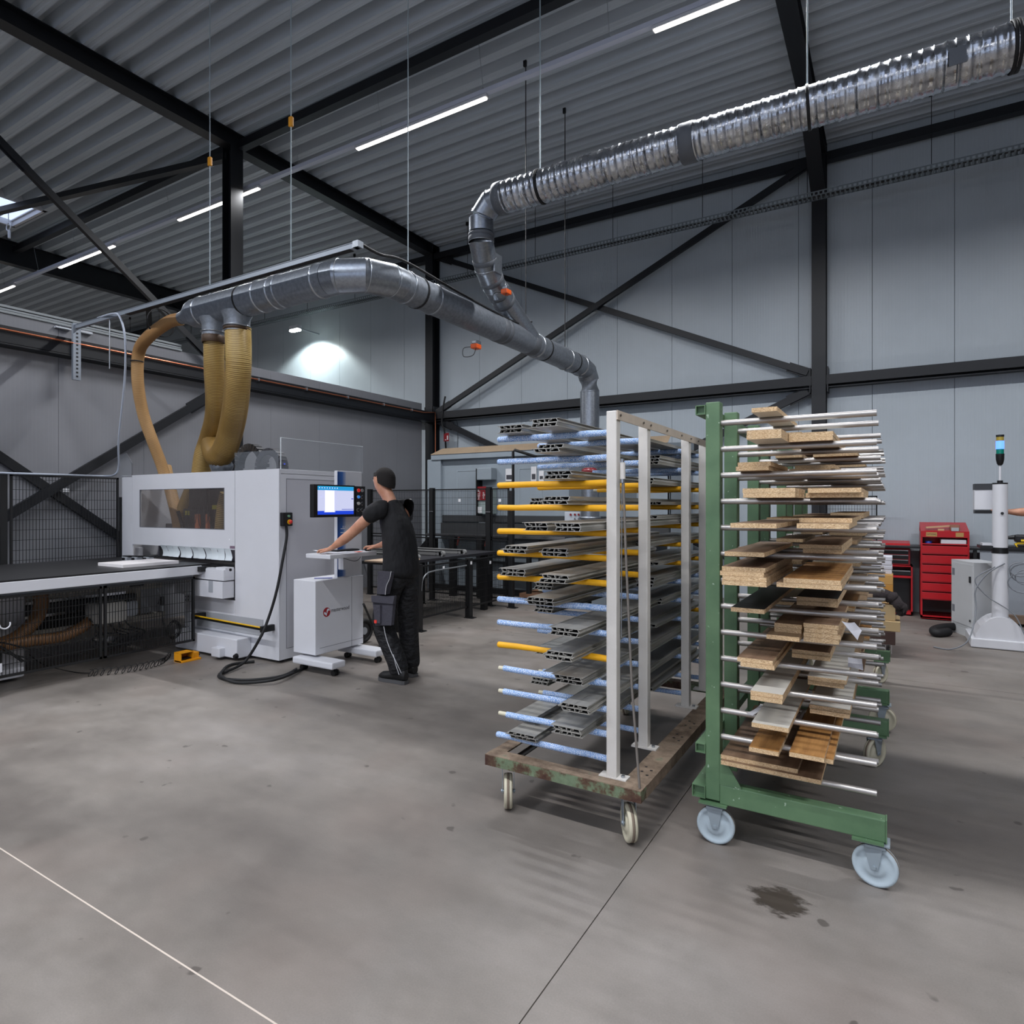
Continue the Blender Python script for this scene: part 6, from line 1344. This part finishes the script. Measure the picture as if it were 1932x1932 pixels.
part('pull', MB().cyl(c + Vector((.03, 0, -.07)), c + Vector((.03, 0, -.22)), .025, n=8), WF, o); part('cord', MB().cyl(c + Vector((0, 0, .07)), (c.x, c.y, Z_C + .1), .008, n=6), WF, o)
# ================= people =================
def skin(name, verts, edges, m_, parent, sub=2, root=0, label=None):
    """verts: (x, y, z, rx[, ry]); grown with a Skin modifier and subdivided into one continuous surface"""
    off = worldloc(parent)
    me = bpy.data.meshes.new(name); me.from_pydata([(v[0] - off.x, v[1] - off.y, v[2] - off.z) for v in verts], edges, [])
    o = bpy.data.objects.new(name, me); COL.objects.link(o)
    md = o.modifiers.new('skin', 'SKIN'); md.branch_smoothing = 0.6; md.use_smooth_shade = True
    sl = me.skin_vertices[0].data
    for i, v in enumerate(verts): sl[i].radius = (v[3] * 1.17, (v[4] if len(v) > 4 else v[3]) * 1.17); sl[i].use_root = (i == root)
    if sub: s = o.modifiers.new('sub', 'SUBSURF'); s.levels = sub; s.render_levels = sub
    nm = bpy.data.meshes.new_from_object(o.evaluated_get(bpy.context.evaluated_depsgraph_get()))
    COL.objects.unlink(o); bpy.data.objects.remove(o)
    nm.name = name; nm.materials.clear(); nm.materials.append(m_)
    for p in nm.polygons: p.use_smooth = True
    o = bpy.data.objects.new(name, nm); COL.objects.link(o); o.parent = parent
    return tag(o, label)
m, nt, b, tc = newmat('skin_tone', .5); n = noise(nt, tc, 14, 4)
nt.links.new(ramp(nt, n, [(.3, (176, 122, 96)), (.7, (204, 152, 124))]).outputs[0], b.inputs['Base Color']); b.inputs['Subsurface Weight'].default_value = .06; SKN = m
HAIR = mat('dark_hair', (20, 15, 13), .9, 0, .1, 60, .4, 200)
m, nt, b, tc = newmat('black_cotton', .85); b.inputs['Base Color'].default_value = (*lin((11, 11, 15)), 1); bumpn(nt, b, noise(nt, tc, 7, 3, .5, (1, 1, .6)), .9, .05); COT = m
m, nt, b, tc = newmat('black_workwear', .8); b.inputs['Base Color'].default_value = (*lin((13, 13, 17)), 1); bumpn(nt, b, noise(nt, tc, 9, 3, .5, (1, 1, 1.6)), 1.0, .06); TRO = m
GPK = mat('grey_workwear', (58, 57, 66), .85, 0, .12, 20, .4, 50); PIP = mat('white_piping', (190, 190, 194), .6)
pr = thing('person', 'person in black t-shirt and cargo work trousers leaning on the control tray', 'person', (-3.70, 4.20, 0))
cx_, cy_ = -3.70, 4.20
V = []; E = []
def add(*v): V.append(v); return len(V) - 1
def ch(start, pts):
    p = start
    for q in pts:
        i = add(*q)
        if p is not None: E.append((p, i))
        p = i
    return p
pel = add(-3.655, 4.20, .95, .085, .11); wa = ch(pel, [(-3.665, 4.20, 1.10, .08, .11)]); che = ch(wa, [(-3.69, 4.20, 1.30, .085, .12)]); up = ch(che, [(-3.735, 4.20, 1.43, .055, .07)])
nk = ch(up, [(-3.785, 4.20, 1.555, .052), (-3.815, 4.20, 1.60, .05)])
jaw = ch(nk, [(-3.855, 4.20, 1.655, .066, .06), (-3.862, 4.20, 1.715, .088, .072), (-3.855, 4.20, 1.765, .082, .070), (-3.85, 4.20, 1.79, .055, .05)])
# near (left) arm
sh = ch(up, [(-3.755, 4.08, 1.455, .035), (-3.80, 4.03, 1.44, .04)])
el = ch(sh, [(-3.90, 4.0, 1.36, .047), (-4.005, 3.97, 1.265, .040)])
wr_ = ch(el, [(-4.09, 3.955, 1.205, .041), (-4.19, 3.93, 1.138, .026)])
hnd = ch(wr_, [(-4.225, 3.925, 1.120, .027, .022), (-4.262, 3.92, 1.112, .030, .018)])
def finger(base, p, r=.0085): return ch(base, [(*q, r - .0006 * i) for i, q in enumerate(p)])
for k in range(4):
    dy = (-.028 + k * .018); L_ = (.9, 1.0, .96, .8)[k]
    finger(hnd, [(-4.288, 3.92 + dy, 1.112), (-4.288 - .028 * L_, 3.915 + dy * 1.1, 1.108), (-4.288 - .045 * L_, 3.912 + dy * 1.15, 1.096), (-4.288 - .052 * L_, 3.91 + dy * 1.15, 1.082)])
finger(wr_ + 1, [(-4.235, 3.895, 1.108), (-4.258, 3.872, 1.10), (-4.285, 3.858, 1.09)], .0095)
# far (right) arm
sh2 = ch(up, [(-3.755, 4.32, 1.455, .035), (-3.77, 4.38, 1.43, .04)])
el2 = ch(sh2, [(-3.80, 4.43, 1.32, .047), (-3.85, 4.45, 1.21, .040)])
wr2 = ch(el2, [(-3.96, 4.43, 1.175, .040), (-4.09, 4.40, 1.128, .026)])
hn2 = ch(wr2, [(-4.125, 4.395, 1.122, .027, .021), (-4.16, 4.39, 1.118, .029, .017)])
for k in range(4):
    dy = (-.027 + k * .018); L_ = (.8, .97, 1.0, .9)[k]
    finger(hn2, [(-4.188, 4.388 + dy, 1.117), (-4.188 - .030 * L_, 4.385 + dy * 1.15, 1.118), (-4.188 - .052 * L_, 4.383 + dy * 1.2, 1.108), (-4.188 - .064 * L_, 4.382 + dy * 1.2, 1.094)])
finger(wr2 + 1, [(-4.135, 4.362, 1.112), (-4.162, 4.345, 1.102), (-4.19, 4.342, 1.095)], .0095)
# legs under the trousers
def P5(px, py, d): r = ray(px, py); return (r[0] * d, r[1] * d, HH + r[2] * d)
hipL = (-3.66, 4.10, .90); kneeL = (-3.765, 4.08, .50); ankL = (-3.585, 4.09, .13)
hipR = (-3.65, 4.28, .90); kneeR = (-3.655, 4.29, .50); ankR = (-3.65, 4.32, .12)
for h_, k_, a_ in ((hipL, kneeL, ankL), (hipR, kneeR, ankR)): ch(pel, [(*h_, .07), (*k_, .05), (*a_, .035), (a_[0] - .06, a_[1], .06, .035), (a_[0] - .13, a_[1], .045, .03)])
body = skin('body', V, E, SKN, pr, 2, 0)
# face
fx = -3.862
fc = MB().sphere((fx - .087, 4.20, 1.695), .016, 10, sc=(.9, .6, 1.4)); part('nose', fc, SKN, pr)
for s in (-1, 1):
    e_ = part('eye', MB().sphere((fx - .074, 4.20 + s * .031, 1.722), .0105, 10), mat('eye_white', (230, 226, 220), .3), pr); part('iris', MB().sphere((fx - .0815, 4.20 + s * .031, 1.721), .0055, 8), mat('dark_iris', (40, 28, 20), .2), e_)
    part('eyebrow', MB().bar((fx - .080, 4.20 + s * .018, 1.742), (fx - .074, 4.20 + s * .046, 1.742), .008, .006), HAIR, pr)
    part('ear', MB().sphere((fx + .012, 4.20 + s * .074, 1.705), .030, 12, sc=(.62, .3, 1.05)), SKN, pr)
part('mouth', MB().sphere((fx - .076, 4.20, 1.655), .016, 10, sc=(.4, 1.5, .35)), mat('lips', (168, 104, 92), .5), pr)
hm = MB(); hs_ = 16; hv = []
for i in range(9):
    th = math.pi * .62 * i / 8
    for k in range(hs_):
        ph = 2 * math.pi * k / hs_; rr_ = math.sin(th)
        front = max(0, -math.cos(ph))
        z = 1.735 + math.cos(th) * .104 + (.050 * front if i > 5 else 0) - (.05 * (1 - front) * max(0, math.cos(ph)) if i >= 7 else 0)
        hv.append((-3.852 + math.cos(ph) * rr_ * (.108 if math.cos(ph) > 0 else .098) + .006, 4.20 + math.sin(ph) * rr_ * .090, z))
hm.add(hv, [(i * hs_ + k, (i + 1) * hs_ + k, (i + 1) * hs_ + (k + 1) % hs_, i * hs_ + (k + 1) % hs_) for i in range(8) for k in range(hs_)], 0, True)
part('hair', hm, HAIR, pr)
# t-shirt
V = []; E = []
a = add(-3.650, 4.20, .86, .128, .165); b_ = ch(a, [(-3.65, 4.20, .93, .130, .168), (-3.652, 4.20, .99, .128, .165), (-3.655, 4.20, 1.05, .118, .158), (-3.668, 4.20, 1.18, .118, .16), (-3.692, 4.20, 1.32, .126, .172), (-3.725, 4.20, 1.45, .108, .145)])
ch(b_, [(-3.772, 4.20, 1.535, .072)]); ch(b_, [(-3.742, 4.12, 1.475, .088), (-3.765, 4.05, 1.468, .078), (-3.81, 4.02, 1.44, .07), (-3.885, 3.995, 1.378, .066)]); ch(b_, [(-3.742, 4.28, 1.475, .095), (-3.755, 4.34, 1.465, .09), (-3.772, 4.37, 1.43, .08), (-3.79, 4.42, 1.34, .066)])
ts = skin('t_shirt', V, E, COT, pr, 2, 0)
# trousers
V = []; E = []
a = add(-3.65, 4.20, 1.02, .105, .14); a = ch(a, [(-3.65, 4.20, .94, .116, .152)])
for h_, k_, a_ in ((hipL, kneeL, ankL), (hipR, kneeR, ankR)):
    mid = tuple((h_[i] + k_[i]) / 2 for i in range(3)); sh_ = tuple((k_[i] + a_[i]) / 2 for i in range(3))
    ch(a, [(h_[0], h_[1], h_[2] - .04, .102), (*mid, .092), (*k_, .082), (sh_[0], sh_[1], sh_[2], .078), (a_[0], a_[1], a_[2] + .02, .076), (a_[0] + .005, a_[1], a_[2] - .07, .076)])
tr_ = skin('trousers', V, E, TRO, pr, 2, 0)
def onleg(px, py, yy): return onY(px, py, yy)
# cargo pocket, grey hip panel, piping
yk = 3.965
pkp = [onleg(702, 1128, yk + .01), onleg(743, 1124, yk), onleg(738, 1180, yk - .005), onleg(708, 1180, yk - .005)]
part('cargo_pocket', MB().prism(pkp, (.004, .03, 0)), GPK, tr_, 'grey cargo pocket')
fl_ = [onleg(700, 1124, yk - .006), onleg(744, 1125, yk - .01), onleg(741, 1140, yk - .014), onleg(701, 1136, yk - .012)]
part('pocket_flap', MB().prism(fl_, (.004, .02, 0)), GPK, tr_, 'grey pocket flap'); part('phone_pocket', MB().prism([onleg(704, 1142, yk - .02), onleg(717, 1142, yk - .02), onleg(717, 1176, yk - .02), onleg(707, 1176, yk - .02)], (.004, .02, 0)), GPK, tr_, 'grey phone pocket')
part('pocket_badge', MB().prism([onleg(705.5, 1170, yk - .024), onleg(710, 1170, yk - .024), onleg(710, 1176, yk - .024), onleg(706, 1176, yk - .024)], (.002, .004, 0)), mat('red_badge', (220, 60, 50), .5), tr_)
part('hip_panel', MB().prism([onleg(713, 1078, yk - .01), onleg(736, 1080, yk - .035), onleg(727, 1122, yk - .03), onleg(711, 1120, yk - .005)], (.004, .05, 0)), GPK, tr_, 'grey hip panel')
part('piping', MB().tube(spline([onleg(738, 1078, yk - .045), onleg(735, 1092, yk - .045), onleg(729, 1106, yk - .04), onleg(727, 1122, yk - .035)], 5), .0028, 6), PIP, tr_)
part('piping', MB().tube(spline([onleg(724, 1182, yk - .01), onleg(729, 1205, yk - .012), onleg(738, 1230, yk - .02), onleg(748, 1250, yk - .03), onleg(757, 1270, yk - .02)], 6), .0028, 6), PIP, tr_)
part('piping', MB().tube(spline([onleg(742, 1235, yk - .026), onleg(747, 1255, yk - .025), onleg(753, 1273, yk - .02)], 6), .0028, 6), PIP, tr_)
# shoes
SHO = mat('black_safety_shoe', (17, 17, 18), .55, 0, 0, 5, .2, 60); SOL = mat('grey_sole', (74, 74, 76), .7)
def shoe(ax_, ay_, heel, toe, yaw):
    d = Vector((-math.cos(yaw), math.sin(yaw), 0)); s_ = Vector((-d.y, d.x, 0)); o_ = Vector((ax_, ay_, 0))
    def ringp(t, w_, z0, z1, n=12):
        c = o_ + d * t; return [c + s_ * math.cos(2 * math.pi * k / n) * w_ + Vector((0, 0, (z0 + z1) / 2 + math.sin(2 * math.pi * k / n) * (z1 - z0) / 2)) for k in range(n)]
    secs = [(-heel, .030, .03, .10), (-heel + .015, .040, .022, .135), (-.02, .043, .02, .15), (.03, .044, .02, .13), (.07, .046, .02, .10), (.12, .050, .02, .085), (.17, .047, .02, .078), (toe - .02, .036, .022, .065), (toe, .02, .026, .05)]
    v = []; 
    for s2 in secs: v += ringp(*s2)
    mb = MB().add(v, [(i * 12 + k, i * 12 + (k + 1) % 12, (i + 1) * 12 + (k + 1) % 12, (i + 1) * 12 + k) for i in range(len(secs) - 1) for k in range(12)] , 0, True).add(v, [list(range(12))[::-1], list(range(len(v) - 12, len(v)))])
    so_ = part('shoe', mb, SHO, pr)
    out = [(-heel - .004, .028), (-heel + .02, .042), (0, .044), (.06, .045), (.12, .053), (.18, .048), (toe - .01, .034), (toe + .006, .014)]
    P = [o_ + d * t + s_ * w_ for t, w_ in out] + [o_ + d * t - s_ * w_ for t, w_ in out[::-1]]
    part('sole', MB().prism([p + Vector((0, 0, .002)) for p in P], (0, 0, .026)), SOL, so_)
shoe(ankL[0], ankL[1], .085, .21, .0); shoe(ankR[0] - .01, ankR[1], .085, .21, .25)
# second worker: only an arm reaches into the frame at the right edge
p2 = thing('person', 'person at the right edge, dark sleeve and forearm reaching to the white post', 'person', (1.95, 8.55, 0))
V = []; E = []
hx, hy, hz = vp.x + .12, 8.42, 1.44
pe = add(1.98, 8.6, .95, .11, .15); w2_ = ch(pe, [(1.98, 8.58, 1.12, .10, .13), (1.96, 8.56, 1.32, .11, .15), (1.95, 8.55, 1.46, .09, .13)])
ch(w2_, [(1.93, 8.55, 1.56, .055), (1.91, 8.55, 1.62, .07), (1.90, 8.55, 1.70, .09, .075), (1.90, 8.55, 1.77, .07, .06)])
s_ = ch(w2_, [(1.82, 8.50, 1.50, .06), (1.66, 8.46, 1.47, .05), (1.50, 8.44, 1.44, .044), (1.36, 8.43, 1.415, .043), (1.24, 8.42, 1.42, .028), (1.20, 8.42, 1.425, .03, .022), (1.16, 8.42, 1.43, .03, .02)])
for k in range(4): finger(s_, [(1.135, 8.395 + k * .018, 1.435), (1.105, 8.395 + k * .018, 1.44), (1.08, 8.397 + k * .018, 1.436)], .0085)
finger(s_ - 1, [(1.18, 8.39, 1.44), (1.15, 8.375, 1.452), (1.125, 8.37, 1.458)], .0095)
ch(w2_, [(2.06, 8.62, 1.50, .06), (2.10, 8.66, 1.25, .045), (2.0, 8.5, 1.05, .03)])
for x_ in (1.90, 2.08): ch(pe, [(x_, 8.6, .88, .08), (x_, 8.62, .48, .055), (x_, 8.64, .1, .04), (x_ - .08, 8.60, .05, .035)])
skin('body', V, E, SKN, p2, 2, 0)
V = []; E = []
a = add(1.98, 8.6, .95, .14, .18); b_ = ch(a, [(1.98, 8.58, 1.15, .125, .165), (1.96, 8.56, 1.32, .13, .18), (1.95, 8.55, 1.46, .11, .15)])
ch(b_, [(1.93, 8.55, 1.53, .075)]); ch(b_, [(1.82, 8.50, 1.50, .075), (1.66, 8.46, 1.47, .068), (1.48, 8.44, 1.44, .062), (1.41, 8.435, 1.43, .058)]); ch(b_, [(2.06, 8.62, 1.50, .075), (2.10, 8.66, 1.27, .062)])
ts2 = skin('work_jacket', V, E, mat('navy_sleeve', (24, 26, 40), .8), p2, 2, 0)
part('sleeve_piping', MB().tube(spline([(1.40, 8.375, 1.455), (1.5, 8.376, 1.475), (1.66, 8.39, 1.505)], 5), .003, 6), PIP, ts2)
V = []; E = []
a = add(1.98, 8.6, .96, .135, .17)
for x_ in (1.90, 2.08): ch(a, [(x_, 8.6, .86, .10), (x_, 8.62, .48, .08), (x_, 8.64, .12, .07), (x_, 8.64, .06, .068)])
skin('trousers', V, E, TRO, p2, 2, 0)
pr_save = pr; pr = p2; shoe(1.90, 8.64, .085, .2, 0.2); shoe(2.08, 8.64, .085, .2, -.1); pr = pr_save
p2.location += Vector((-.19, 0, .015))
# tool on the tray at the right edge
tl = onY(1925, 1018, 8.35); th_ = thing('cordless_tool', 'yellow and black cordless tool at the right edge by the white post', 'tool', (tl.x, 8.35, 1.076))
YT = mat('tool_yellow', (232, 190, 20), .45)
part('motor_body', MB().rbox(tl.x - .05, tl.x + .09, 8.31, 8.39, 1.12, 1.20, .02), BLACKP, th_); part('handle', MB().bar((tl.x + .05, 8.35, 1.14), (tl.x - .04, 8.35, 1.085), .05, .04), YT, th_)
part('battery', MB().rbox(tl.x - .03, tl.x + .08, 8.31, 8.39, 1.076, 1.10, .008), BLACKP, th_); part('chuck', MB().cyl((tl.x - .05, 8.35, 1.17), (tl.x - .10, 8.35, 1.165), .025, .018, 14), BLACKP, th_); part('label_band', MB().rbox(tl.x - .0, tl.x + .06, 8.305, 8.31, 1.13, 1.15, .002), YT, th_)
print('objects', len(bpy.data.objects), 'meshes', len(bpy.data.meshes), 'tris', sum(len(m.polygons) for m in bpy.data.meshes) * 2)
